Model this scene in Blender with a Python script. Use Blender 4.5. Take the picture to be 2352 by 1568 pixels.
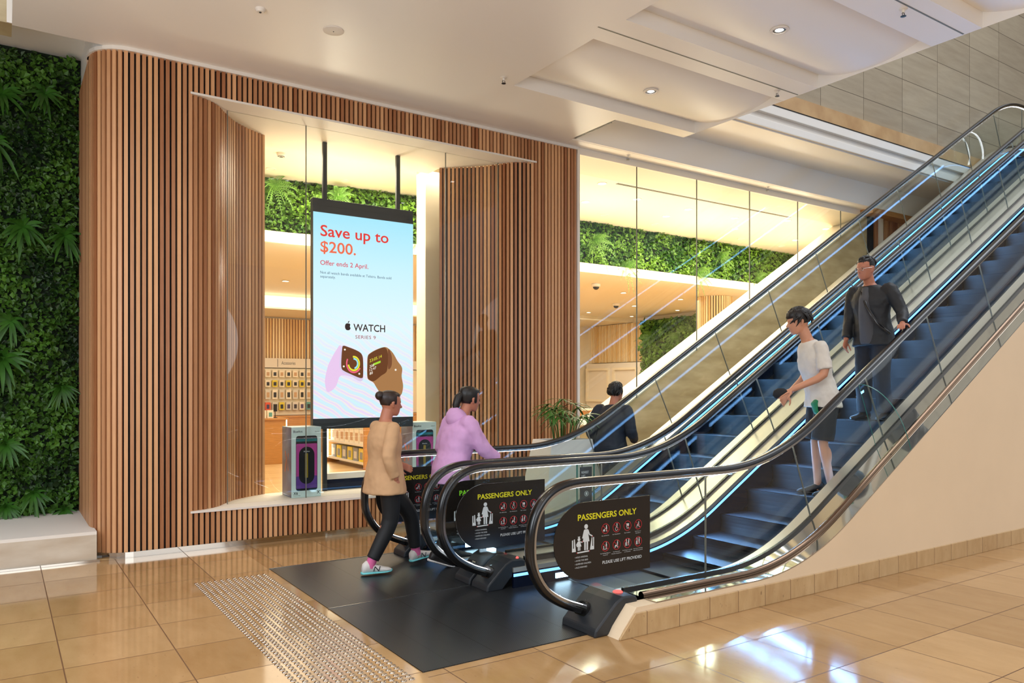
import bpy, bmesh, math, random
import numpy as np
from mathutils import Vector, Matrix, noise

for o in list(bpy.data.objects):
    bpy.data.objects.remove(o)
SC = bpy.context.scene
COL = SC.collection
R = random.Random(7)
PI = math.pi

# ------------------------------------------------------------------ camera
cam_d = bpy.data.cameras.new('camera')
cam = bpy.data.objects.new('camera', cam_d)
COL.objects.link(cam)
cam.location = (0, 0, 1.65)
cam.rotation_euler = (PI / 2, 0, -math.radians(33.75))
cam_d.sensor_width = 36.0
cam_d.lens = 1760.0 / 2352.0 * 36.0
cam_d.shift_y = 106.0 / 2352.0
cam_d.clip_start = 0.05
cam_d.clip_end = 200
SC.camera = cam

# ------------------------------------------------------------------ view, world, light
SC.view_settings.view_transform = 'Standard'
SC.view_settings.look = 'None'
SC.view_settings.gamma = 1.0
SC.view_settings.exposure = 0.2
SC.view_settings.use_curve_mapping = False
SC.cycles.max_bounces = 9
SC.cycles.diffuse_bounces = 4
SC.cycles.glossy_bounces = 4
SC.cycles.transmission_bounces = 4
SC.cycles.transparent_max_bounces = 24
SC.cycles.caustics_reflective = False
SC.cycles.caustics_refractive = False
SC.cycles.sample_clamp_indirect = 6.0
SC.cycles.use_denoising = True
SC.cycles.use_adaptive_sampling = True
SC.cycles.adaptive_threshold = 0.02

W = bpy.data.worlds.new('world')
SC.world = W
W.use_nodes = True
bg = W.node_tree.nodes['Background']
wn = W.node_tree
wtc = wn.nodes.new('ShaderNodeTexCoord')
wsx = wn.nodes.new('ShaderNodeSeparateXYZ')
wn.links.new(wtc.outputs['Generated'], wsx.inputs[0])
wcr = wn.nodes.new('ShaderNodeValToRGB')          # dim warm concourse at eye level, daylight overhead
wcr.color_ramp.elements[0].position = 0.0
wcr.color_ramp.elements[0].color = (0.16, 0.16, 0.17, 1)
wcr.color_ramp.elements[1].position = 0.7
wcr.color_ramp.elements[1].color = (1.1, 1.15, 1.25, 1)
wn.links.new(wsx.outputs[2], wcr.inputs[0])
wn.links.new(wcr.outputs[0], bg.inputs[0])
bg.inputs[1].default_value = 1.0


def lamp(name, kind, loc, energy, color, size=1.0, size_y=None, target=None, spot=None, blend=0.6):
    d = bpy.data.lights.new(name, kind)
    d.energy = energy
    d.color = color
    if kind == 'AREA':
        d.shape = 'RECTANGLE'
        d.size = size
        d.size_y = size_y or size
    else:
        d.shadow_soft_size = size
    if kind == 'SPOT':
        d.spot_size = math.radians(spot or 80)
        d.spot_blend = blend
    o = bpy.data.objects.new(name, d)
    o.location = loc
    if target is not None:
        o.rotation_euler = (Vector(target) - Vector(loc)).to_track_quat('-Z', 'Y').to_euler()
    COL.objects.link(o)
    return o


WARM = (1.0, 0.87, 0.68)
NEUT = (1.0, 0.94, 0.86)
# mall lighting: recessed lamps over the concourse, added unseen fill points brightening the ceiling, daylight down the void
for x, y, e in ((6.059, 6.27, 22), (6.012, 4.533, 18), (2.6, 4.9, 34), (1.0, 6.2, 45), (0.9, 3.2, 40), (3.4, 1.8, 14), (5.6, 1.6, 8)):
    lamp('mall_lamp', 'SPOT', (x, y, 4.90), e, NEUT, 0.06, spot=150, blend=0.8)
for x, y, z, e in ((-2.1, 3.5, 2.7, 350), (0.2, -2.8, 2.7, 260), (3.2, -1.4, 2.7, 160), (11.7, 0.2, 2.9, 55)):
    lamp('ceiling_fill', 'POINT', (x, y, z), e * 1.15, (0.86, 0.93, 1.0), 1.4)
lamp('atrium_light', 'AREA', (12.0, 2.0, 12.0), 330, (0.90, 0.95, 1.0), 7, 5, target=(10.5, 5.0, 2))
# shop lighting
lamp('shop_light', 'AREA', (4.2, 10.2, 4.70), 150, WARM, 3.0, 1.6)
lamp('shop_light', 'AREA', (10.6, 9.9, 4.70), 250, WARM, 6.5, 1.8)
lamp('shop_light', 'AREA', (5.4, 15.0, 3.70), 150, (1.0, 0.92, 0.78), 5.0, 5.0)
lamp('shop_light', 'AREA', (12.6, 15.0, 3.70), 170, (1.0, 0.92, 0.78), 5.0, 5.0)

for x, y in ((3.9, 10.4), (8.2, 9.9), (11.0, 9.9), (13.8, 9.9)):
    lamp('shop_fill', 'POINT', (x, y, 3.3), 60, WARM, 0.15)  # added point fill inside the shop, no fixture hangs here
lamp('shop_ceiling_fill', 'AREA', (10.2, 9.6, 3.5), 76, (1.0, 0.83, 0.54), 8.0, 1.6, target=(10.2, 9.6, 9))  # added upward fill to brighten the shop ceiling, not a shop fitting
lamp('shop_ceiling_fill', 'AREA', (3.8, 9.9, 3.6), 24, (1.0, 0.84, 0.55), 2.2, 1.2, target=(3.8, 9.9, 9))

# ------------------------------------------------------------------ helpers
def hx(h, a=1.0):
    h = h.lstrip('#')
    c = [int(h[i:i + 2], 16) / 255.0 for i in (0, 2, 4)]
    c = [x / 12.92 if x <= 0.04045 else ((x + 0.055) / 1.055) ** 2.4 for x in c]
    return (c[0], c[1], c[2], a)


class MB:
    """collects geometry for ONE mesh object"""
    def __init__(s):
        s.v = []
        s.f = []
        s.m = []

    def add(s, vs, fs, mi=0):
        b = len(s.v)
        s.v.extend([tuple(p) for p in vs])
        for f in fs:
            s.f.append(tuple(i + b for i in f))
            s.m.append(mi)
        return s

    def box(s, x0, x1, y0, y1, z0, z1, mi=0):
        vs = [(x, y, z) for z in (z0, z1) for y in (y0, y1) for x in (x0, x1)]
        return s.add(vs, [(0, 2, 3, 1), (4, 5, 7, 6), (0, 1, 5, 4), (2, 6, 7, 3), (0, 4, 6, 2), (1, 3, 7, 5)], mi)

    def prism(s, poly, a, b, axis='y', mi=0):
        """poly in the two other axes, extruded along axis from a to b"""
        def pt(p, t):
            if axis == 'y':
                return (p[0], t, p[1])
            if axis == 'x':
                return (t, p[0], p[1])
            return (p[0], p[1], t)
        n = len(poly)
        vs = [pt(p, a) for p in poly] + [pt(p, b) for p in poly]
        fs = [tuple(range(n)), tuple(range(2 * n - 1, n - 1, -1))]
        fs += [(i, n + i, n + (i + 1) % n, (i + 1) % n) for i in range(n)]
        return s.add(vs, fs, mi)

    def rings(s, rings, close=True, caps=True, mi=0):
        n = len(rings[0])
        vs = [p for r in rings for p in r]
        fs = []
        for k in range(len(rings) - 1):
            for i in range(n if close else n - 1):
                j = (i + 1) % n
                fs.append((k * n + i, k * n + j, (k + 1) * n + j, (k + 1) * n + i))
        if caps and close:
            fs.append(tuple(range(n - 1, -1, -1)))
            fs.append(tuple((len(rings) - 1) * n + i for i in range(n)))
        return s.add(vs, fs, mi)

    def tube(s, path, rad, n=10, mi=0, caps=True, flat=1.0, up=None):
        P = [Vector(p) for p in path]
        if not hasattr(rad, '__len__'):
            rad = [rad] * len(P)
        rings = []
        av = None
        for i, p in enumerate(P):
            t = (P[min(i + 1, len(P) - 1)] - P[max(i - 1, 0)]).normalized()
            if av is None:
                ref = Vector(up) if up else (Vector((0, 0, 1)) if abs(t.z) < 0.9 else Vector((1, 0, 0)))
                a = t.cross(ref).normalized()
            else:
                a = (av - t * av.dot(t)).normalized()
            av = a
            b = a.cross(t).normalized()
            rings.append([p + a * (math.cos(2 * PI * k / n) * rad[i]) + b * (math.sin(2 * PI * k / n) * rad[i] * flat) for k in range(n)])
        return s.rings(rings, True, caps, mi)

    def lathe(s, prof, c=(0, 0, 0), n=24, mi=0, caps=True):
        rings = [[(c[0] + r * math.cos(2 * PI * k / n), c[1] + r * math.sin(2 * PI * k / n), c[2] + z) for k in range(n)] for r, z in prof]
        return s.rings(rings, True, caps, mi)

    def ell(s, c, rx, ry, rz, n=12, m=8, mi=0, A=None):
        rings = []
        for j in range(m + 1):
            t = -PI / 2 + PI * j / m
            rr = max(math.cos(t), 0.02)
            ring = []
            for k in range(n):
                v = Vector((rx * rr * math.cos(2 * PI * k / n), ry * rr * math.sin(2 * PI * k / n), rz * math.sin(t)))
                if A is not None:
                    v = A @ v
                ring.append(Vector(c) + v)
            rings.append(ring)
        return s.rings(rings, True, True, mi)

    def build(s, name, mats, parent=None, smooth=None, bevel=0, seg=2, loc=None):
        me = bpy.data.meshes.new(name)
        me.from_pydata(s.v, [], s.f)
        mats = mats if isinstance(mats, (list, tuple)) else [mats]
        for m in mats:
            me.materials.append(m)
        if len(mats) > 1:
            me.polygons.foreach_set('material_index', s.m)
        bm = bmesh.new()
        bm.from_mesh(me)
        bmesh.ops.recalc_face_normals(bm, faces=bm.faces)
        bm.to_mesh(me)
        bm.free()
        if smooth:
            me.polygons.foreach_set('use_smooth', [True] * len(me.polygons))
            me.set_sharp_from_angle(angle=math.radians(smooth))
        me.update()
        o = bpy.data.objects.new(name, me)
        COL.objects.link(o)
        if parent is not None:
            o.parent = parent
            o.matrix_parent_inverse = parent_inv(parent)
        if bevel:
            b = o.modifiers.new('bevel', 'BEVEL')
            b.width = bevel
            b.segments = seg
            b.limit_method = 'ANGLE'
        return o


def parent_inv(p):
    M = Matrix.Identity(4)
    chain = []
    while p is not None:
        chain.append(p)
        p = p.parent
    for q in reversed(chain):
        M = M @ q.matrix_parent_inverse @ q.matrix_basis
    return M.inverted()


def tag(o, label=None, cat=None, group=None, kind=None):
    if label:
        o['label'] = label
    if cat:
        o['category'] = cat
    if group:
        o['group'] = group
    if kind:
        o['kind'] = kind
    return o


def thing(name, label, cat, loc=(0, 0, 0), group=None, kind=None):
    o = bpy.data.objects.new(name, None)
    o.empty_display_size = 0.1
    o.location = loc
    COL.objects.link(o)
    return tag(o, label, cat, group, kind)


def struct(o):
    o['kind'] = 'structure'
    return o


def copy_tree(o, parent=None):
    c = o.copy()
    COL.objects.link(c)
    if parent is not None:
        c.parent = parent
    for ch in list(o.children):
        copy_tree(ch, c)
    return c


# ------------------------------------------------------------------ materials
def mat(name, color=(0.8, 0.8, 0.8, 1), rough=0.5, metal=0.0, emit=None, estr=0.0, spec=0.5, coat=0.0,
        vary=0.0, vscale=6.0, vstretch=(1, 1, 1), bump=0.0, bscale=80.0, color2=None, attr=None):
    m = bpy.data.materials.new(name)
    m.use_nodes = True
    nt = m.node_tree
    b = nt.nodes['Principled BSDF']
    b.inputs['Base Color'].default_value = color
    b.inputs['Roughness'].default_value = rough
    b.inputs['Metallic'].default_value = metal
    b.inputs['Specular IOR Level'].default_value = spec
    b.inputs['Coat Weight'].default_value = coat
    if emit is not None:
        b.inputs['Emission Color'].default_value = emit
        b.inputs['Emission Strength'].default_value = estr
    if vary or bump or attr:
        tc = nt.nodes.new('ShaderNodeTexCoord')
        mp = nt.nodes.new('ShaderNodeMapping')
        mp.inputs['Scale'].default_value = vstretch
        nt.links.new(tc.outputs['Object'], mp.inputs['Vector'])
        nz = nt.nodes.new('ShaderNodeTexNoise')
        nz.inputs['Scale'].default_value = vscale
        nz.inputs['Detail'].default_value = 5
        nt.links.new(mp.outputs[0], nz.inputs['Vector'])
        fac = nz.outputs['Fac']
        if attr:
            at = nt.nodes.new('ShaderNodeAttribute')
            at.attribute_name = attr
            mx = nt.nodes.new('ShaderNodeMath')
            mx.operation = 'MULTIPLY_ADD'
            nt.links.new(nz.outputs['Fac'], mx.inputs[0])
            mx.inputs[1].default_value = 0.55
            nt.links.new(at.outputs['Fac'], mx.inputs[2])
            m2 = nt.nodes.new('ShaderNodeMath')
            m2.operation = 'SUBTRACT'
            nt.links.new(mx.outputs[0], m2.inputs[0])
            m2.inputs[1].default_value = 0.275
            fac = m2.outputs[0]
        if vary or attr:
            cr = nt.nodes.new('ShaderNodeValToRGB')
            c2 = color2
            if c2 is None:
                c2 = tuple(min(1, x * (1 + vary)) for x in color[:3]) + (1,)
                c1 = tuple(x * (1 - vary) for x in color[:3]) + (1,)
            else:
                c1 = color
            lo, hi = (0.0, 1.0) if attr else (0.3, 0.7)
            cr.color_ramp.elements[0].position = lo
            cr.color_ramp.elements[0].color = c1
            cr.color_ramp.elements[1].position = hi
            cr.color_ramp.elements[1].color = c2
            nt.links.new(fac, cr.inputs[0])
            nt.links.new(cr.outputs[0], b.inputs['Base Color'])
        if bump:
            n2 = nt.nodes.new('ShaderNodeTexNoise')
            n2.inputs['Scale'].default_value = bscale
            n2.inputs['Detail'].default_value = 3
            nt.links.new(mp.outputs[0], n2.inputs['Vector'])
            bp = nt.nodes.new('ShaderNodeBump')
            bp.inputs['Strength'].default_value = bump
            bp.inputs['Distance'].default_value = 0.01
            nt.links.new(n2.outputs['Fac'], bp.inputs['Height'])
            nt.links.new(bp.outputs[0], b.inputs['Normal'])
    return m


def emis(name, color, strength):
    m = bpy.data.materials.new(name)
    m.use_nodes = True
    nt = m.node_tree
    nt.nodes.remove(nt.nodes['Principled BSDF'])
    e = nt.nodes.new('ShaderNodeEmission')
    e.inputs[0].default_value = color
    e.inputs[1].default_value = strength
    nt.links.new(e.outputs[0], nt.nodes['Material Output'].inputs[0])
    return m


def glass(name, tint=(0.96, 0.985, 0.975, 1), refl=1.0, rough=0.0):
    """thin architectural pane: clear transmission plus a Fresnel mirror reflection"""
    m = bpy.data.materials.new(name)
    m.use_nodes = True
    nt = m.node_tree
    nt.nodes.remove(nt.nodes['Principled BSDF'])
    tr = nt.nodes.new('ShaderNodeBsdfTransparent')
    tr.inputs[0].default_value = tint
    gl = nt.nodes.new('ShaderNodeBsdfGlossy')
    gl.inputs['Roughness'].default_value = rough
    gl.inputs['Color'].default_value = (1, 1, 1, 1)
    ge = nt.nodes.new('ShaderNodeNewGeometry')
    dt = nt.nodes.new('ShaderNodeVectorMath')
    dt.operation = 'DOT_PRODUCT'
    nt.links.new(ge.outputs['Normal'], dt.inputs[0])
    nt.links.new(ge.outputs['Incoming'], dt.inputs[1])
    ab = nt.nodes.new('ShaderNodeMath')
    ab.operation = 'ABSOLUTE'
    nt.links.new(dt.outputs['Value'], ab.inputs[0])
    sb = nt.nodes.new('ShaderNodeMath')
    sb.operation = 'SUBTRACT'
    sb.inputs[0].default_value = 1.0
    nt.links.new(ab.outputs[0], sb.inputs[1])
    pw = nt.nodes.new('ShaderNodeMath')
    pw.operation = 'POWER'
    nt.links.new(sb.outputs[0], pw.inputs[0])
    pw.inputs[1].default_value = 5.0
    mu = nt.nodes.new('ShaderNodeMath')
    mu.operation = 'MULTIPLY_ADD'
    nt.links.new(pw.outputs[0], mu.inputs[0])
    mu.inputs[1].default_value = 0.96 * refl
    mu.inputs[2].default_value = 0.04 * refl
    mx = nt.nodes.new('ShaderNodeMixShader')
    nt.links.new(mu.outputs[0], mx.inputs[0])
    nt.links.new(tr.outputs[0], mx.inputs[1])
    nt.links.new(gl.outputs[0], mx.inputs[2])
    nt.links.new(mx.outputs[0], nt.nodes['Material Output'].inputs[0])
    return m


M = {}
M['white'] = mat('white_paint', hx('e9e2d8'), 0.55)
M['ceil'] = mat('ceiling_paint', hx('f4f0ea'), 0.42, spec=0.45)
M['cream'] = mat('cream_paint', hx('e6cfae'), 0.6, vary=0.02, vscale=2)
M['shopwhite'] = mat('shop_ceiling_paint', hx('f1e6cf'), 0.6)
M['slat'] = mat('slat_timber', hx('9a5f39'), 0.42, color2=hx('dda878'), attr='rnd', vary=0.1, vscale=9, vstretch=(14, 14, 0.5))
M['slatback'] = mat('slat_backing', hx('17110d'), 0.8)
M['timber'] = mat('pale_timber', hx('c08a4e'), 0.45, vary=0.12, vscale=5, vstretch=(1, 1, 10))
M['shopslat'] = mat('pale_slat_timber', hx('e2bb78'), 0.45, color2=hx('fbe8c0'), attr='rnd', vary=0.1, vscale=9, vstretch=(10, 10, 0.5))
M['black'] = mat('black_rubber', hx('0f0e0e'), 0.22, spec=0.6)
M['charcoal'] = mat('charcoal_plastic', hx('23262a'), 0.38)
M['steel'] = mat('brushed_steel', hx('b9b7b2'), 0.22, metal=1.0)
M['mirror'] = mat('polished_steel', hx('c9c2b6'), 0.05, metal=1.0)
M['railtint'] = mat('floor_tinted_steel', hx('77614f'), 0.10, metal=1.0)  # steel rail with the brown floor reflection put into its colour
M['deck'] = mat('satin_deck_metal', hx('cfc8bb'), 0.28, metal=0.75)
M['skirt'] = mat('dark_skirt_steel', hx('141c33'), 0.25, metal=0.6)
M['step'] = mat('step_metal', hx('39424e'), 0.35, metal=0.7)
M['ledw'] = emis('led_white', (0.90, 0.93, 1.0, 1), 9.0)
M['ledb'] = emis('led_blue', (0.16, 0.45, 1.0, 1), 2.4)
M['ledc'] = emis('comb_light', (0.55, 0.80, 1.0, 1), 9.0)
M['lampw'] = emis('lamp_disc', (1.0, 0.90, 0.70, 1), 14.0)
M['lampn'] = emis('lamp_disc_neutral', (1.0, 0.97, 0.92, 1), 10.0)
M['cove'] = emis('cove_led', (1.0, 0.86, 0.58, 1), 3.2)
M['red'] = emis('red_lamp', (1.0, 0.08, 0.07, 1), 2.5)
M['glass'] = glass('balustrade_glass', (0.94, 0.97, 0.96, 1), 0.65)
M['shopglass'] = glass('shopfront_glass', (0.97, 0.985, 0.965, 1), 0.65)
M['glassedge'] = mat('green_glass_edge', hx('1f6b60'), 0.15)
M['silicone'] = mat('grey_joint', hx('6f7065'), 0.5)
M['marble'] = mat('cream_stone', hx('ad9a74'), 0.25, color2=hx('d0bf9a'), vary=0.1, vscale=1.6, vstretch=(1, 1, 4))
M['band'] = mat('warm_stone_band', hx('ad855a'), 0.35, color2=hx('cda878'), vary=0.1, vscale=2.5)
M['plinth'] = mat('grey_veined_stone', hx('bfae98'), 0.3, color2=hx('d2c6b4'), vary=0.1, vscale=3, vstretch=(1, 1, 3))
M['leafd'] = mat('dark_leaf', hx('16300f'), 0.5, color2=hx('4d7a22'), attr='rnd', vary=0.1, vscale=3)
M['leafl'] = mat('light_leaf', hx('2c5a16'), 0.5, color2=hx('6f9a2c'), attr='rnd', vary=0.1, vscale=3)
M['fern'] = mat('fern_leaf', hx('35631c'), 0.45, vary=0.35, vscale=7)
M['fernl'] = mat('pale_fern_leaf', hx('5f8a34'), 0.45, vary=0.35, vscale=7)
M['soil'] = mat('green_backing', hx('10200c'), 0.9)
M['stud'] = mat('stud_steel', hx('c4b8ab'), 0.2, metal=1.0)
M['skin'] = mat('skin', hx('c98f70'), 0.5, vary=0.06, vscale=10)
M['skinr'] = mat('skin_ruddy', hx('b5765c'), 0.5, vary=0.06, vscale=10)
M['hair'] = mat('black_hair', hx('14100e'), 0.42, vary=0.4, vscale=30, vstretch=(1, 1, 4))
M['hairb'] = mat('brown_hair', hx('2a1a14'), 0.42, vary=0.4, vscale=30)
M['ink'] = mat('sign_black', hx('1c1713'), 0.22)
M['yellow'] = mat('sign_yellow', hx('d8d21c'), 0.5)
M['lime'] = mat('sign_lime', hx('7fd21c'), 0.5)
M['silver'] = mat('sign_silver', hx('cfd6d8'), 0.45)
M['signred'] = mat('sign_red', hx('c22a33'), 0.5)
M['frame'] = mat('display_frame', hx('272c30'), 0.4)
M['wallstone'] = None  # tiled, below


def N(nt, kind, **kw):
    n = nt.nodes.new(kind)
    for k, v in kw.items():
        setattr(n, k, v)
    return n


def math_node(nt, op, a, b=None, c=None):
    n = nt.nodes.new('ShaderNodeMath')
    n.operation = op
    for i, x in enumerate((a, b, c)):
        if x is None:
            continue
        if isinstance(x, (int, float)):
            n.inputs[i].default_value = x
        else:
            nt.links.new(x, n.inputs[i])
    return n.outputs[0]


def tiled(name, au, av, zone=None, zones=((0.31, 0.61, 5.2, 0.605), (3.461, 0.646, 3.29, 0.605)), joint=0.0075,
          c1=hx('9c774a'), c2=hx('c29e70'), cj=hx('6a4a30'), rough=0.07, vein=(3, 1, 1), grain=2.5, spec=0.5, contrast=0.6, jmul=1.0, pits=0.35):
    """stone tiles laid in world coordinates along axes au, av; two grids either side of a seam"""
    m = bpy.data.materials.new(name)
    m.use_nodes = True
    nt = m.node_tree
    b = nt.nodes['Principled BSDF']
    b.inputs['Specular IOR Level'].default_value = spec
    geo = N(nt, 'ShaderNodeNewGeometry')
    sx = N(nt, 'ShaderNodeSeparateXYZ')
    nt.links.new(geo.outputs['Position'], sx.inputs[0])
    U, V = sx.outputs[au], sx.outputs[av]
    if zone is not None:
        z = math_node(nt, 'GREATER_THAN', U, zone)
    else:
        z = 0.0

    def pick(i):
        a, bb = zones[0][i], zones[1][i]
        return math_node(nt, 'MULTIPLY_ADD', z, bb - a, a)
    fu = math_node(nt, 'DIVIDE', math_node(nt, 'SUBTRACT', U, pick(0)), pick(1))
    fv = math_node(nt, 'DIVIDE', math_node(nt, 'SUBTRACT', V, pick(2)), pick(3))

    def edge(f, per):
        fr = math_node(nt, 'FRACT', f)
        d = math_node(nt, 'MINIMUM', fr, math_node(nt, 'SUBTRACT', 1.0, fr))
        return math_node(nt, 'MULTIPLY', d, per)
    d = math_node(nt, 'MINIMUM', edge(fu, pick(1)), edge(fv, pick(3)))
    jm = math_node(nt, 'LESS_THAN', d, joint * 0.5)
    cb = N(nt, 'ShaderNodeCombineXYZ')
    nt.links.new(math_node(nt, 'FLOOR', fu), cb.inputs[0])
    nt.links.new(math_node(nt, 'FLOOR', fv), cb.inputs[1])
    wn = N(nt, 'ShaderNodeTexWhiteNoise')
    nt.links.new(cb.outputs[0], wn.inputs['Vector'])
    mp = N(nt, 'ShaderNodeMapping')
    mp.inputs['Scale'].default_value = vein
    nt.links.new(geo.outputs['Position'], mp.inputs['Vector'])
    off = N(nt, 'ShaderNodeVectorMath', operation='ADD')
    sc = N(nt, 'ShaderNodeVectorMath', operation='SCALE')
    nt.links.new(wn.outputs['Color'], sc.inputs[0])
    sc.inputs['Scale'].default_value = 13.0
    nt.links.new(mp.outputs[0], off.inputs[0])
    nt.links.new(sc.outputs[0], off.inputs[1])
    nz = N(nt, 'ShaderNodeTexNoise')
    nz.inputs['Scale'].default_value = grain
    nz.inputs['Detail'].default_value = 8
    nz.inputs['Roughness'].default_value = 0.62
    nt.links.new(off.outputs[0], nz.inputs['Vector'])
    fac = math_node(nt, 'ADD', math_node(nt, 'MULTIPLY', nz.outputs['Fac'], contrast), math_node(nt, 'MULTIPLY', wn.outputs['Value'], 1.0 - contrast))
    cr = N(nt, 'ShaderNodeValToRGB')
    cr.color_ramp.elements[0].position = 0.15
    cr.color_ramp.elements[0].color = c1
    cr.color_ramp.elements[1].position = 0.8
    cr.color_ramp.elements[1].color = c2
    nt.links.new(fac, cr.inputs[0])
    # small dark pits
    n3 = N(nt, 'ShaderNodeTexNoise')
    n3.inputs['Scale'].default_value = 16
    n3.inputs['Detail'].default_value = 4
    nt.links.new(off.outputs[0], n3.inputs['Vector'])
    pit = N(nt, 'ShaderNodeMapRange')
    pit.inputs[1].default_value = 0.68
    pit.inputs[2].default_value = 0.76
    nt.links.new(n3.outputs['Fac'], pit.inputs[0])
    mx0 = N(nt, 'ShaderNodeMix', data_type='RGBA')
    nt.links.new(math_node(nt, 'MULTIPLY', pit.outputs[0], pits), mx0.inputs[0])
    nt.links.new(cr.outputs[0], mx0.inputs[6])
    mx0.inputs[7].default_value = cj
    mx = N(nt, 'ShaderNodeMix', data_type='RGBA')
    nt.links.new(math_node(nt, 'MULTIPLY', jm, jmul), mx.inputs[0])
    nt.links.new(mx0.outputs[2], mx.inputs[6])
    mx.inputs[7].default_value = cj
    nt.links.new(mx.outputs[2], b.inputs['Base Color'])
    rr = math_node(nt, 'MULTIPLY_ADD', nz.outputs['Fac'], 0.06, rough)
    nt.links.new(math_node(nt, 'MULTIPLY_ADD', jm, 0.4, rr), b.inputs['Roughness'])
    return m


M['floor'] = tiled('floor_stone', 0, 1, zone=2.03)
M['baseboard'] = tiled('baseboard_stone', 0, 2, zones=((3.6, 0.305, -0.2, 3.0),) * 2, c1=hx('a98456'), c2=hx('d3b688'), grain=4, joint=0.005, rough=0.3, contrast=0.8, pits=0.85)
M['wallstone'] = tiled('wall_stone', 0, 2, zones=((12.78, 1.145, 6.345, 0.56),) * 2, c1=hx('8f806a'), c2=hx('b3a48b'), cj=hx('5c5142'), vein=(0.6, 0.6, 5), grain=2.2, joint=0.010, rough=0.5, spec=0.3, contrast=0.75)
M['shopfloor'] = tiled('shop_floor_boards', 0, 1, zones=((0, 1.2, 0, 0.18),) * 2, c1=hx('c9a06a'), c2=hx('e2c08c'), cj=hx('a97f4c'), grain=4, vein=(1, 8, 1), rough=0.3, joint=0.003)


def plate_mat():
    """ribbed dark landing plates: fine grooves running along Y, coarse seams across"""
    m = bpy.data.materials.new('ribbed_plate')
    m.use_nodes = True
    nt = m.node_tree
    b = nt.nodes['Principled BSDF']
    b.inputs['Metallic'].default_value = 0.6
    b.inputs['Roughness'].default_value = 0.3
    geo = N(nt, 'ShaderNodeNewGeometry')
    sx = N(nt, 'ShaderNodeSeparateXYZ')
    nt.links.new(geo.outputs['Position'], sx.inputs[0])
    s = math_node(nt, 'SINE', math_node(nt, 'MULTIPLY', sx.outputs[0], 2 * PI / 0.0105))
    g = math_node(nt, 'MULTIPLY_ADD', s, 0.5, 0.5)
    cr = N(nt, 'ShaderNodeValToRGB')
    cr.color_ramp.elements[0].position = 0.25
    cr.color_ramp.elements[0].color = hx('0b0c0e')
    cr.color_ramp.elements[1].position = 0.7
    cr.color_ramp.elements[1].color = hx('4a4d50')
    nt.links.new(g, cr.inputs[0])
    fr = math_node(nt, 'FRACT', math_node(nt, 'DIVIDE', sx.outputs[0], 0.32))
    jm = math_node(nt, 'LESS_THAN', fr, 0.018)
    mx = N(nt, 'ShaderNodeMix', data_type='RGBA')
    nt.links.new(jm, mx.inputs[0])
    nt.links.new(cr.outputs[0], mx.inputs[6])
    mx.inputs[7].default_value = hx('070708')
    nt.links.new(mx.outputs[2], b.inputs['Base Color'])
    bp = N(nt, 'ShaderNodeBump')
    bp.inputs['Strength'].default_value = 0.25
    bp.inputs['Distance'].default_value = 0.002
    nt.links.new(g, bp.inputs['Height'])
    nt.links.new(bp.outputs[0], b.inputs['Normal'])
    return m


M['plate'] = plate_mat()


def groove_mat():
    m = bpy.data.materials.new('grooved_step')
    m.use_nodes = True
    nt = m.node_tree
    b = nt.nodes['Principled BSDF']
    b.inputs['Metallic'].default_value = 0.55
    b.inputs['Roughness'].default_value = 0.42
    geo = N(nt, 'ShaderNodeNewGeometry')
    sx = N(nt, 'ShaderNodeSeparateXYZ')
    nt.links.new(geo.outputs['Position'], sx.inputs[0])
    s = math_node(nt, 'SINE', math_node(nt, 'MULTIPLY', sx.outputs[1], 2 * PI / 0.018))
    cr = N(nt, 'ShaderNodeValToRGB')
    cr.color_ramp.elements[0].color = hx('10141b')
    cr.color_ramp.elements[1].color = hx('3a4350')  # blue glow of the skirt strips mixed into the step colour
    nt.links.new(math_node(nt, 'MULTIPLY_ADD', s, 0.5, 0.5), cr.inputs[0])
    nt.links.new(cr.outputs[0], b.inputs['Base Color'])
    return m


M['step'] = groove_mat()
M['riser'] = mat('step_riser', hx('0c0e12'), 0.5, metal=0.3)


def add_attr(o, vals, name='rnd'):
    a = o.data.attributes.new(name, 'FLOAT', 'POINT')
    a.data.foreach_set('value', np.asarray(vals, dtype=np.float32))
    return o


# ------------------------------------------------------------------ lettering
_capref = {}


def text_geo(body, bold=0.0, align='LEFT', spacing=1.0):
    cu = bpy.data.curves.new('lettering', 'FONT')
    cu.body = body
    cu.size = 1.0
    cu.offset = bold
    cu.resolution_u = 3
    cu.space_character = spacing
    cu.align_x = align
    ob = bpy.data.objects.new('lettering', cu)
    COL.objects.link(ob)
    dg = bpy.context.evaluated_depsgraph_get()
    dg.update()
    me = bpy.data.meshes.new_from_object(ob.evaluated_get(dg))
    vs = [tuple(v.co) for v in me.vertices]
    fs = [tuple(p.vertices) for p in me.polygons]
    bpy.data.objects.remove(ob)
    bpy.data.meshes.remove(me)
    bpy.data.curves.remove(cu)
    return vs, fs


def text(mb, body, u, v, width, cap, O, U=(1, 0, 0), V=(0, 0, 1), mi=0, bold=0.0, n=None, spacing=1.0):
    """write body on the plane through O (axes U, V): left end u, baseline v, given width and capital height"""
    if bold not in _capref:
        c, _ = text_geo('H', bold)
        _capref[bold] = max(p[1] for p in c) - min(p[1] for p in c)
    vs, fs = text_geo(body, bold, spacing=spacing)
    if not vs:
        return
    x0, x1 = min(p[0] for p in vs), max(p[0] for p in vs)
    sy = cap / _capref[bold]
    sx = width / (x1 - x0) if width else sy
    O, U, V = Vector(O), Vector(U), Vector(V)
    mb.add([O + U * (u + (p[0] - x0) * sx) + V * (v + p[1] * sy) for p in vs], fs, mi)


def flat(mb, pts, O, U=(1, 0, 0), V=(0, 0, 1), mi=0):
    O, U, V = Vector(O), Vector(U), Vector(V)
    mb.add([O + U * p[0] + V * p[1] for p in pts], [tuple(range(len(pts)))], mi)


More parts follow.
